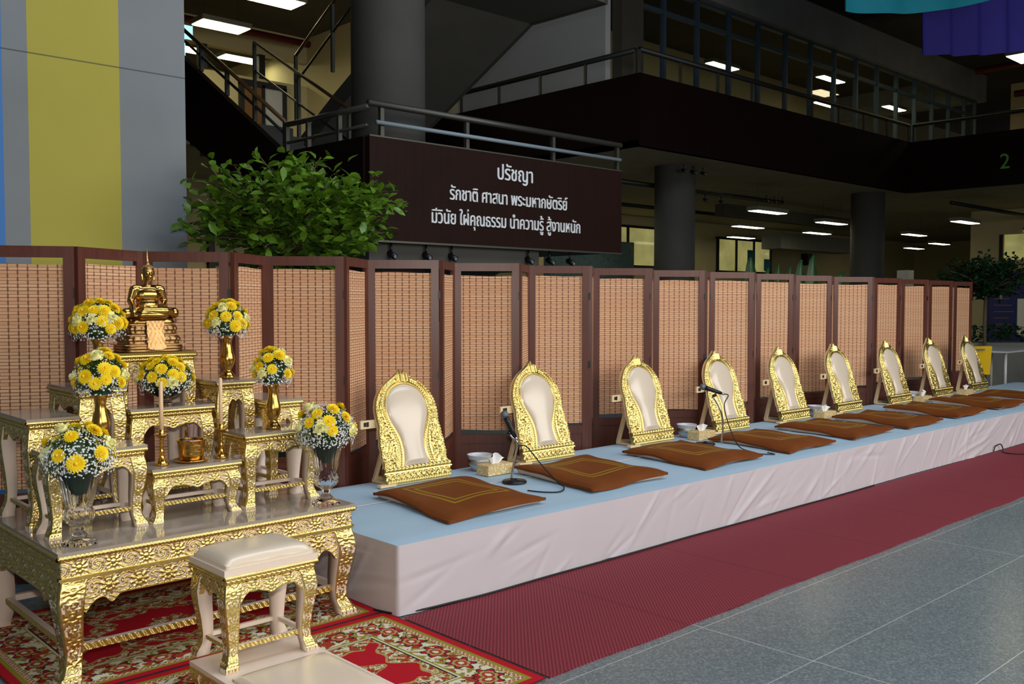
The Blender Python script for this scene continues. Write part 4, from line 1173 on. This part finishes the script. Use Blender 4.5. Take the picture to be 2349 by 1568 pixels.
# ------------------------------------------------------------------ vases, flowers, candles, burner
def brass_vase(loc, label):
    t = MB().lathe([(.034, 0), (.038, .006), (.036, .014), (.026, .026), (.0185, .040), (.019, .046), (.024, .052), (.033, .072), (.037, .092), (.036, .108), (.030, .132), (.0245, .152), (.022, .172), (.0225, .188), (.027, .204), (.034, .216), (.037, .219), (.0365, .221), (.031, .214), (.021, .195), (.019, .17), (.012, .16)], 32).build('brass_vase', 'polished_brass', None, loc)
    return tag(t, label, 'vase', 'brass flower vases')
VA = [((1.473, 4.135, BH+.353), 'brass flower vase on the front left gilded table'), ((2.287, 4.135, BH+.353), 'brass flower vase on the front right gilded table'),
      ((1.598, 4.50, BH+.578), 'brass flower vase on the tall rear left gilded table'), ((2.244, 4.52, BH+.578), 'brass flower vase on the tall rear right gilded table')]
for l, n in VA: brass_vase(l, n)
def crystal_vase(loc, label):
    fl = lambda f, th, z: .045*math.cos(20*th) if (.16 < z < .27) else (.055*math.cos(12*th)*(1 if int(z/.018) % 2 else -1) if (.075 < z < .155) else (.03*math.cos(16*th) if z < .03 else 0))
    pr = [(.066, 0), (.067, .004), (.058, .014), (.038, .030), (.022, .046), (.018, .054), (.022, .060), (.019, .068), (.026, .076), (.048, .090), (.058, .108), (.059, .124), (.050, .142), (.046, .150), (.050, .158), (.057, .185), (.062, .22), (.069, .255), (.079, .286), (.082, .294), (.080, .296),
          (.074, .286), (.064, .255), (.057, .22), (.052, .185), (.045, .158), (.041, .15), (.044, .142), (.052, .124), (.050, .108), (.040, .092), (.016, .082), (.0, .080)]
    t = MB().lathe(pr, 96, (0, 0, 0), 0, True, fl).build('crystal_vase', 'crystal', None, loc)
    return tag(t, label, 'vase', 'cut crystal vases')
CV = [((1.308, 3.925, BH+.001), 'fluted cut crystal vase at the left front of the altar base'), ((2.435, 3.905, BH+.001), 'fluted cut crystal vase at the right front of the altar base')]
for l, n in CV: crystal_vase(l, n)
bw = MB().lathe([(.042, 0), (.044, .004), (.03, .014), (.018, .024), (.020, .032), (.046, .044), (.072, .062), (.084, .080), (.085, .083), (.078, .078), (.05, .052), (.0, .042)], 40, (0, 0, 0), 0, True, lambda f, th, z: .02*math.cos(14*th) if z > .03 else 0).build('glass_bowl', 'crystal', None, (1.895, 4.462, BH+.471))
tag(bw, 'small footed glass bowl under the centre flowers', 'bowl')

def petal_ring(m, n, r0, r1, w, z0, z1, mat, ph=0.0, curl=.3):
    for k in range(n):
        a = 2*PI*k/n+ph; c, s_ = math.cos(a), math.sin(a); T_ = (-s_, c)
        rm = (r0+r1)*.55; zm = z0+(z1-z0)*.5+w*curl
        P = [(r0*c, r0*s_, z0), (rm*c-T_[0]*w, rm*s_-T_[1]*w, zm), (r1*c, r1*s_, z1), (rm*c+T_[0]*w, rm*s_+T_[1]*w, zm), (rm*c, rm*s_, zm-w*.3)]
        m.add(P, [(0, 1, 4), (1, 2, 4), (2, 3, 4), (3, 0, 4)], mat, False)
def flower_meshes():
    a = MB(); R = .029
    for n, r0, r1, w, z0, z1, ph in ((18, .004, R, .0066, .002, .004, 0), (16, .003, R*.86, .0060, .005, .010, .17), (14, .002, R*.66, .0052, .008, .015, .3), (10, .001, R*.42, .0044, .011, .018, .1)): petal_ring(a, n, r0, r1, w, z0, z1, 0, ph)
    a.ell((0, 0, .015), (.007, .007, .006), 8, 5, 1); a.ell((0, 0, -.003), (.012, .012, .006), 8, 5, 2)
    b_ = MB(); rnd = random.Random(9)
    for k in range(70):
        th = rnd.uniform(0, 2*PI); ph = rnd.uniform(0, 1.35); r = .024*rnd.uniform(.75, 1.1)
        p = Vector((r*math.sin(ph)*math.cos(th), r*math.sin(ph)*math.sin(th), r*math.cos(ph)*.8)); u = Vector((-math.sin(th), math.cos(th), rnd.uniform(-.5, .5))).normalized()*.008; w = p.normalized()*.007
        b_.add([p*.55, p-u+w*.2, p+w, p+u+w*.2], [(0, 1, 2), (0, 2, 3)], 0, False)
    b_.ell((0, 0, .006), (.018, .018, .012), 10, 6, 0)
    return a, b_
_fa, _fb = flower_meshes()
FA = _fa.build('chrysanthemum', ['flower_yellow', 'flower_orange', 'stem_green']); FB = _fb.build('carnation', ['flower_pale'])
MA, MC = FA.data, FB.data
bpy.data.objects.remove(FA); bpy.data.objects.remove(FB)
def bouquet(loc, label, rx, h, ny, npale, seed, fs=1.12, stem=((.010, -.045), (.020, -.02), (.026, -.002), (.05, .02)), gyp=1.0, blooms_top=True):
    """dome of flowers: centre of the dome base at loc"""
    t = thing('flower_bouquet', label, 'flowers', loc, 0, 'yellow flower bouquets'); rnd = random.Random(seed)
    # leafy heart and stems going down into the vase
    g = MB(); g.ell((0, 0, h*.38), (rx*.52, rx*.52, h*.36), 14, 9, 0)
    for k in range(170):
        a = rnd.uniform(0, 2*PI); ph = math.acos(rnd.uniform(-.35, 1)); d = Vector((math.sin(ph)*math.cos(a), math.sin(ph)*math.sin(a), math.cos(ph)))
        p = Vector((d.x*rx*.66, d.y*rx*.66, h*.30+d.z*h*.46)); q = p+Vector((d.x*rx, d.y*rx, d.z*h))*rnd.uniform(.12, .26); s_ = d.cross(Vector((rnd.uniform(-1, 1), rnd.uniform(-1, 1), rnd.uniform(-1, 1)))).normalized()*.006
        g.add([p, (p+q)/2+s_, q, (p+q)/2-s_], [(0, 1, 2, 3)], 0)
    g.build('leaves', 'leaf_green', t)
    s_ = MB(); s_.lathe(stem, 14); s_.build('stem_bundle', 'foam_green', t)
    # baby's breath, a cloud nobody could count
    w = MB(); n = int(760*gyp)
    for k in range(n):
        a = rnd.uniform(0, 2*PI); cz = rnd.uniform(-.55, 1) if blooms_top else rnd.uniform(-.3, .7); rr = math.sqrt(max(0, 1-cz*cz)); f = rnd.uniform(.74, 1.05)
        if cz > .45 and rnd.random() < .5: continue
        p = Vector((rr*math.cos(a)*rx*f, rr*math.sin(a)*rx*f, h*.34+cz*h*.66*f)); r = rnd.uniform(.0034, .0062)
        d = p-Vector((0, 0, h*.2)); d.normalize(); e = d.orthogonal().normalized(); e2 = d.cross(e)
        V = []
        for j in range(5):
            th = 2*PI*j/5+a; V += [p+(e*math.cos(th)+e2*math.sin(th))*r+d*.0008]
            V += [p+(e*math.cos(th+.628)+e2*math.sin(th+.628))*r*.5]
        w.add(V+[p+d*.0018], [(j, (j+1) % 10, 10) for j in range(10)], 0)
        if k % 3 == 0:
            q0 = p*.72+Vector((0, 0, h*.06)); o_ = e*.0007; w.add([q0-o_, q0+o_, p+o_, p-o_], [(0, 1, 2, 3)], 1)
    tag(w.build('baby_breath', ['flower_white', 'stem_green'], t), None, None, None, 'stuff')
    used = []
    for k in range(ny+npale):
        for _try in range(60):
            a = rnd.uniform(0, 2*PI); cz = rnd.uniform(-.05, .98)
            # keep most heads on the side that faces the hall
            rr = math.sqrt(1-cz*cz); p = Vector((rr*math.cos(a)*rx*.93, rr*math.sin(a)*rx*.93, h*.34+cz*h*.66))
            if all((p-q).length > .033*fs for q in used): break
        used.append(p)
        me = MA if k < ny else MC
        o = bpy.data.objects.new('chrysanthemum' if k < ny else 'carnation', me); COL.objects.link(o); o.parent = t
        d = Vector((p.x/rx, p.y/rx, (p.z-h*.25)/h)); d.normalize(); o.location = p-d*.004
        o.rotation_euler = d.to_track_quat('Z', 'Y').to_euler(); sc_ = fs*rnd.uniform(.85, 1.12); o.scale = (sc_, sc_, sc_)
    return t
CS = ((.022, -.085), (.044, -.055), (.056, -.03), (.068, -.006), (.085, .012))
bouquet((VA[0][0][0], VA[0][0][1], VA[0][0][2]+.212), 'yellow flower bouquet in the brass vase on the front left table', .108, .195, 22, 5, 3)
bouquet((VA[1][0][0], VA[1][0][1], VA[1][0][2]+.212), 'yellow flower bouquet in the brass vase on the front right table', .094, .172, 19, 4, 14)
bouquet((VA[2][0][0], VA[2][0][1], VA[2][0][2]+.212), 'yellow flower bouquet in the brass vase at rear left of the statue', .122, .180, 32, 4, 5)
bouquet((VA[3][0][0], VA[3][0][1], VA[3][0][2]+.212), 'yellow flower bouquet in the brass vase at rear right of the statue', .108, .180, 25, 6, 36)
bouquet((1.895, 4.462, BH+.535), 'yellow flower bouquet in the glass bowl at the altar centre', .135, .165, 32, 5, 7, 1.05, ((.02, -.02), (.05, -.006), (.07, .01)))
bouquet((CV[0][0][0], CV[0][0][1], BH+.285), 'yellow flower bouquet in the left crystal vase', .140, .190, 15, 6, 23, 1.25, CS, 2.0)
bouquet((CV[1][0][0], CV[1][0][1], BH+.285), 'yellow flower bouquet in the right crystal vase', .140, .200, 12, 8, 44, 1.2, CS, 2.2)

FZ = BH+.241
for (x, y, l) in ((1.735, 4.135, 'left'), (2.018, 4.138, 'right')):
    c = MB().lathe([(.030, 0), (.031, .006), (.022, .012), (.017, .022), (.011, .034), (.008, .050), (.0105, .056), (.0075, .064), (.0065, .090), (.009, .098), (.007, .106), (.0085, .120), (.022, .130), (.031, .136), (.031, .139), (.014, .138), (.0115, .144), (.0125, .158), (.0105, .160)], 24).build('candlestick', 'polished_brass', None, (x, y, FZ))
    tag(c, 'turned brass candlestick on the front centre table, %s one' % l, 'candlestick', 'brass candlesticks')
    k = thing('candle', 'tall cream candle in the %s brass candlestick' % l, 'candle', (x, y, FZ+.160), 0, 'cream altar candles')
    MB().lathe([(.0098, 0), (.0092, .10), (.0085, .205), (.006, .212), (.0, .214)], 16).build('wax_body', 'wax', k); MB().tube([(0, 0, .212), (.001, 0, .222)], .0011, 6).build('wick', 'black_rubber', k)
k = thing('incense_burner', 'ribbed brass incense burner with saucer on the front centre table', 'incense burner', (1.874, 4.140, FZ))
MB().lathe([(.060, 0), (.074, .006), (.077, .012), (.072, .012), (.050, .008), (.0, .008)], 40).build('saucer', 'polished_brass', k)
MB().lathe([(.046, .009), (.050, .014), (.053, .030), (.0555, .038), (.0545, .041), (.057, .060), (.0585, .064), (.0578, .067), (.0615, .092), (.065, .099), (.065, .102), (.058, .100), (.055, .09), (.0, .088)], 40).build('bowl', 'polished_brass', k)
MB().lathe([(.0, .092), (.054, .090)], 24, cap=False).build('ash', 'ash', k)
for j, (dx, dy, tx) in enumerate(((-.014, -.004, -.004), (.012, .006, .006), (.02, -.008, .01))):
    q = MB().tube([(1.874+dx, 4.140+dy, FZ+.086), (1.874+dx+tx, 4.140+dy, FZ+.086+.095)], .0014, 6).build('incense_stick', 'incense')
    tag(q, 'thin pink incense stick in the brass burner, %s one' % ('left', 'middle', 'right')[j], 'incense stick', 'incense sticks')

# ------------------------------------------------------------------ bowls, tissues, microphones on the stage
def offering_bowl(loc, label):
    t = thing('ceramic_bowl', label, 'bowl', loc, 0, 'ceramic bowls on the stage')
    MB().lathe([(.050, 0), (.052, .006), (.058, .012), (.074, .040), (.078, .052), (.0765, .076), (.079, .084), (.086, .104), (.087, .107), (.083, .106), (.072, .08), (.07, .05), (.05, .016), (.0, .012)], 36).build('body', 'ceramic', t)
    MB().lathe([(.0745, .040), (.0795, .044), (.080, .058), (.0788, .074), (.0765, .078)], 40, (0, 0, 0), 0, True, lambda f, th, z: .008*math.cos(22*th)*math.cos(z*420), cap=False).build('silver_band', 'silver_band', t)
for (x, y, l) in ((4.262, 4.88, 'ceramic bowl with silver band between the first and second backrests'), (6.61, 4.88, 'ceramic bowl with silver band between the third and fourth backrests'),
                  (8.76, 4.88, 'ceramic bowl with silver band between the fifth and sixth backrests'), (10.95, 4.88, 'ceramic bowl with silver band between the seventh and eighth backrests')):
    offering_bowl((x, y, ST+.003), l)
def m_tissue():
    b = NB('tissue_box_print'); v = b.n('ShaderNodeTexVoronoi'); v.inputs['Scale'].default_value = 60; b.l(b.coord(), v.inputs['Vector'])
    f = b.math('LESS_THAN', v.outputs['Distance'], .34)
    b.base(b.mix(f, lin((214, 184, 126)), lin((240, 226, 196))), .55); M['tissue_print'] = b.m
m_tissue()
def tissue(loc, label, seed):
    t = thing('tissue_box', label, 'tissue box', loc, 0, 'tissue boxes on the stage'); rnd = random.Random(seed)
    MB().box(-.115, .115, -.058, .058, 0, .068).build('carton', 'tissue_print', t)
    m = MB(); P = np.zeros((9, 14, 3))
    for j in range(9):
        v = j/8
        for i in range(14):
            u = i/13*2-1; P[j, i] = (u*.035*(1+1.1*v)+.02*v*math.sin(seed), .012*math.sin(u*6+seed)*(.3+v)-.012*v, .068+(.075*v)*(1-.45*abs(u+.3*math.sin(seed)))-.03*max(0, v-.7)*(u > .2))
    m.sheet(P); m.sheet(P[:, ::-1]+np.array([0, .001, 0])); m.build('tissue', 'tissue', t)
for i, (x, y, l) in enumerate(((4.246, 4.70, 'patterned tissue box between the first and second backrests'), (6.60, 4.72, 'patterned tissue box between the third and fourth backrests'), (8.69, 4.74, 'patterned tissue box between the fifth and sixth backrests'),
                               (10.92, 4.74, 'patterned tissue box between the seventh and eighth backrests'), (12.13, 4.74, 'patterned tissue box between the eighth and ninth backrests'))):
    tissue((x, y, ST+.003), l, 3+i*2)
RV = Vector((.730, -.683, 0)); FV = Vector((.683, .73, 0))
def bez(P, n=8):
    P = [Vector(p) for p in P]; out = []
    for i in range(len(P)-1):
        p0, p1, p2, p3 = P[max(i-1, 0)], P[i], P[i+1], P[min(i+2, len(P)-1)]
        for k in range(n):
            t_ = k/n; out.append(.5*((2*p1)+(-p0+p2)*t_+(2*p0-5*p1+4*p2-p3)*t_**2+(-p0+3*p1-3*p2+p3)*t_**3))
    out.append(P[-1]); return out
def mic_stand(base, neck, mic_a, mic_b, cable, w1, w2):
    B_ = Vector(base); pt = lambda q: B_+RV*q[0]+Vector((0, 0, q[1]))+FV*(q[2] if len(q) > 2 else 0)
    t = thing('microphone_stand', w1, 'microphone stand', base, 0, 'desk microphone stands')
    loc = lambda q: pt(q)-B_
    MB().lathe([(.078, 0), (.080, .006), (.074, .015), (.02, .018), (.014, .026), (.0, .027)], 32).build('base', 'black_plastic', t)
    nk = [loc(q) for q in neck]; MB().tube(bez(nk), .0075, 10).build('gooseneck', 'chrome', t)
    e = nk[-1]; MB().tube([e, e+(loc(mic_a)-e)*.45], .012, 10).build('clip', 'black_plastic', t)
    a, c = pt(mic_a), pt(mic_b); d = (c-a).normalized()
    k = thing('microphone', w2, 'microphone', a, 0, 'handheld microphones')
    MB().tube([-d*.0, d*.05, d*.11, d*.135], [.0125, .0155, .0185, .021], 16).build('handle', 'black_plastic', k)
    MB().tube([-d*.022, -d*.001], .0105, 12).build('connector', 'chrome', k)
    mh = MB(); mh.ell(d*.158, .0265, 16, 10); mh.build('grille', 'mic_mesh', k)
    MB().tube(bez([-d*.022, -d*.06]+[Vector(q)-a for q in cable]), .0042, 8).build('cable', 'black_rubber', k)
ZS = ST+.0075
mic_stand((4.115, 4.375, ST+.004), [(-.02, .022), (.0, .14), (.018, .25), (-.015, .29), (-.045, .325)], (.005, .29), (-.066, .44),
          [(4.18, 4.33, .58), (4.225, 4.24, .47), (4.235, 4.12, .385), (4.20, 4.02, ZS+.004), (4.10, 3.96, ZS), (4.02, 4.02, ZS), (3.985, 4.12, ZS)], 'black based chrome gooseneck stand before the second cushion', 'black microphone with grey grille pointing up beside the second backrest')
mic_stand((6.345, 4.50, ST+.004), [(.13, .022), (.14, .12), (.13, .24), (.09, .34), (.055, .39)], (.125, .415), (-.02, .465),
          [(6.46, 4.40, .67), (6.43, 4.34, .53), (6.36, 4.20, ZS+.02), (6.28, 4.03, ZS), (6.24, 3.92, ZS), (6.30, 3.84, ZS), (6.33, 3.92, ZS)], 'chrome gooseneck stand between the third and fourth cushions', 'black microphone lying level in front of the fourth backrest')
fc = bez([(2.62, 3.78, .012), (2.66, 3.66, .013), (2.78, 3.615, .014), (2.95, 3.60, .014), (3.2, 3.585, .014), (3.7, 3.592, .014), (4.3, 3.586, .014), (4.9, 3.595, .014), (5.5, 3.588, .014), (6.2, 3.592, .014), (6.9, 3.586, .014), (7.4, 3.592, .014)], 6)
tag(MB().tube(fc, .0055, 8).build('floor_cable', 'black_rubber'), 'black cable lying along the foot of the white stage skirt', 'cable')
fc = bez([(9.95, 3.60, .012), (9.98, 3.595, .06), (10.08, 3.585, .075), (10.12, 3.575, .03), (9.98, 3.52, .012), (9.94, 3.42, .012), (10.05, 3.28, .012), (10.0, 3.1, .012)], 6)
tag(MB().tube(fc, .0055, 8).build('floor_cable', 'black_rubber'), 'short looped black cable on the runner at the far right', 'cable')

# ------------------------------------------------------------------ furniture and plants beyond the screens
t = thing('side_chair', 'yellow moulded chair with chrome legs beside the white table', 'chair', (14.45, 5.62, 0), math.radians(155))
m = MB(); P = np.zeros((12, 10, 3))
for j in range(12):
    for i in range(10):
        u = i/9*2-1; v = j/11; P[j, i] = (u*.21, .20+.03*v-.03*(1-u*u), .46+.40*v)
m.sheet(P); m.sheet(P[:, ::-1]+np.array([0, .012, 0])); m.build('backrest', 'chair_yellow', t)
m = MB(); m.box(-.21, .21, -.2, .22, .445, .462); m.build('seat', 'chair_yellow', t)
for sx in (-1, 1):
    for sy in (-1, 1): MB().tube([(sx*.17, sy*.17, .445), (sx*.21, sy*.21, .0)], .010, 8).build('leg', 'chrome', t)
MB().box(-.08, .08, .238, .243, .80, .825).build('hand_slot', 'planter_grey', t)
t2 = thing('side_chair', 'second moulded chair beyond the white table at the right edge', 'chair', (17.35, 5.3, 0), math.radians(60))
m = MB(); m.box(-.21, .21, -.2, .22, .445, .462); m.build('seat', 'steel_dark', t2)
m = MB(); m.box(-.2, .2, .2, .215, .5, .74); m.build('backrest', 'steel_dark', t2)
for sx in (-1, 1):
    for sy in (-1, 1): MB().tube([(sx*.17, sy*.17, .445), (sx*.21, sy*.21, .0)], .010, 8).build('leg', 'chrome', t2)
t = thing('side_table', 'white topped table with slim steel legs behind the yellow chair', 'table', (16.0, 5.75, 0))
MB().box(-.75, .75, -.4, .4, .73, .755).build('top', 'table_white', t)
for sx in (-1, 1):
    for sy in (-1, 1): MB().tube([(sx*.62, sy*.33, .73), (sx*.62, sy*.33, 0)], .022, 8).build('leg', 'table_white', t)
bd = thing('notice_board', 'tall dark blue display board with white sheet behind the tree at right', 'board', (21.2, 6.80, 0), math.radians(-43))
MB().box(-1.1, 1.1, -.03, .03, .5, 2.12).build('panel', 'board_blue', bd)
MB().box(-.52, .2, -.045, -.031, .80, 1.57).build('paper_sheet', 'paper', bd)
for k in range(2): MB().ell((-.57+.18*k, -.032, 1.90), (.06, .006, .06), 14, 6).build('round_emblem', 'paper', bd)
m = MB()
for k in range(6): m.box(-1.0, -.68+.05*(k % 3), -.034, -.031, 1.56-.13*k, 1.575-.13*k)
m.build('text_line', 'door_wood', bd)
for sx in (-1, 1): MB().box(sx*1.0-.03, sx*1.0+.03, -.03, .03, 0, .5).build('leg', 'steel_dark', bd)

def leaf_at(m, p, d, L, w, rnd, mat=0, droop=.25):
    d = d.normalized(); s_ = d.cross(Vector((0, 0, 1)));
    if s_.length < 1e-3: s_ = Vector((1, 0, 0))
    s_.normalize(); n = s_.cross(d); a = rnd.uniform(-.9, .9); s_, n = s_*math.cos(a)+n*math.sin(a), n*math.cos(a)-s_*math.sin(a)
    q1, q2, q3 = p+d*L*.33+n*L*.03, p+d*L*.68+n*L*.0-Vector((0, 0, droop*L*.12)), p+d*L-Vector((0, 0, droop*L*.35))
    m.add([p, q1-s_*w*.46+n*w*.12, q1+s_*w*.46+n*w*.12, q2-s_*w*.5+n*w*.1, q2+s_*w*.5+n*w*.1, q3, q1, q2], [(0, 1, 6), (0, 6, 2), (1, 3, 7, 6), (6, 7, 4, 2), (3, 5, 7), (7, 5, 4)], mat, True)
def tree(name, label, base, crown_c, crown_r, nsprays, leaf_L, leafmat, trunk_r, seed, z_pot, tips=None):
    rnd = random.Random(seed); t = thing(name, label, 'tree', base)
    B_ = Vector(base); cc = Vector(crown_c)-B_
    tr = MB(); fork = cc-Vector((0, 0, crown_r[2]*.75)); tr.tube(bez([(0, 0, z_pot), (.03, .02, fork.z*.5), fork]), trunk_r, 8)
    lf = MB(); ends = []
    for k in range(nsprays):
        if tips and k < len(tips): e = Vector(tips[k])-B_
        else:
            while True:
                v = Vector((rnd.uniform(-1, 1), rnd.uniform(-1, 1), rnd.uniform(-1, 1)))
                if .30 < v.length < 1 and not (v.z < -.2 and v.x < -.35 and rnd.random() < .6): break
            e = cc+Vector((v.x*crown_r[0], v.y*crown_r[1], v.z*crown_r[2]))
        mid = fork.lerp(e, .5)+Vector((rnd.uniform(-.1, .1), rnd.uniform(-.1, .1), .08))*crown_r[0]
        if k % 3 == 0 or (tips and k < len(tips)): tr.tube(bez([fork, mid, e], 4), [trunk_r*.5*(1-.075*i) for i in range(9)], 5)
        out = (e-fork).normalized()
        for j in range(rnd.randint(13, 18)):
            back = rnd.uniform(0, .34)*crown_r[0]; p = e-out*back+Vector((rnd.gauss(0, .05), rnd.gauss(0, .05), rnd.gauss(0, .04)))*crown_r[0]
            d = out*.6+Vector((rnd.uniform(-1, 1), rnd.uniform(-1, 1), rnd.uniform(-.6, .45)))
            leaf_at(lf, p, d, leaf_L*rnd.uniform(.75, 1.2), leaf_L*.5, rnd)
    tr.build('trunk', 'bark', t); lf.build('foliage', leafmat, t); return t
tr1 = tree('potted_tree', 'broad leafy green tree rising behind the screens below the balcony', (3.75, 6.42, 0), (3.72, 6.42, 2.16), (.80, .70, .44), 230, .105, 'tree_leaf', .022, 5, .42,
           [(4.58, 6.12, 2.30), (4.42, 6.3, 2.47), (3.98, 6.42, 2.62), (3.45, 6.4, 2.57), (3.1, 6.45, 2.45), (2.98, 6.55, 2.32), (2.95, 6.6, 2.02), (3.3, 6.5, 2.5), (4.45, 6.2, 2.05)])
MB().lathe([(.17, 0), (.19, .02), (.24, .40), (.26, .44), (.25, .45), (.22, .42), (.0, .40)], 28).build('pot', 'planter_grey', tr1)
tr2 = tree('potted_tree', 'small dark tree in the planter behind the far right end of the screens', (17.45, 6.5, .75), (17.6, 6.55, 1.98), (.85, .85, .42), 160, .10, 'tree_leaf_dark', .03, 8, .0)
pl = thing('planter_box', 'long grey planter box full of low plants beneath the dark tree', 'planter', (17.8, 6.85, 0), math.radians(-42))
MB().box(-1.5, 1.5, -.35, .35, 0, .78).build('trough', 'planter_grey', pl)
m = MB(); rnd = random.Random(2)
for k in range(420):
    p = Vector((rnd.uniform(-1.4, 1.4), rnd.uniform(-.3, .3), .76)); leaf_at(m, p+Vector((0, 0, rnd.uniform(0, .28))), Vector((rnd.uniform(-1, 1), rnd.uniform(-1, 1), rnd.uniform(.2, 1))), .14, .05, rnd)
tag(m.build('low_plants', 'tree_leaf_dark', pl), None, None, None, 'stuff')
bp = thing('broad_leaf_plant', 'row of upright broad leaves showing above the screens before the beige wall', 'plant', (16.3, 9.65, 0))
m = MB()
for (dx, h, w, tl) in ((-.66, 1.10, .26, -.12), (-.42, .90, .16, .05), (-.18, .98, .14, -.03), (.02, .92, .15, .02), (.22, 1.06, .2, .04), (.46, 1.14, .22, .02), (.95, .84, .2, .16)):
    P = np.zeros((14, 5, 3))
    for j in range(14):
        v = j/13
        for i in range(5):
            u = i/4*2-1; ww = w*max(0, math.sin(PI*min(1, .16+.84*v)**1.1))**.55*.5+.004; P[j, i] = (dx*.73+tl*v+u*ww*.8, -dx*.68+.05*abs(u)-u*ww*.6, 1.25+h*v)
    m.sheet(P); m.tube([(dx*.73, -dx*.68, .45), (dx*.73, -dx*.68, 1.26)], .012, 6)
m.build('leaf_blades', 'plant_leaf', bp)
MB().box(-.9, 1.3, -1.3, .9, 0, .5).build('trough', 'planter_grey', bp)
tag(MB().box(18.0, 18.9, 10.55, 10.9, 0, 1.95).build('cabinet', 'yellow_box'), 'yellow cabinet top showing above the screens near the far column', 'cabinet')
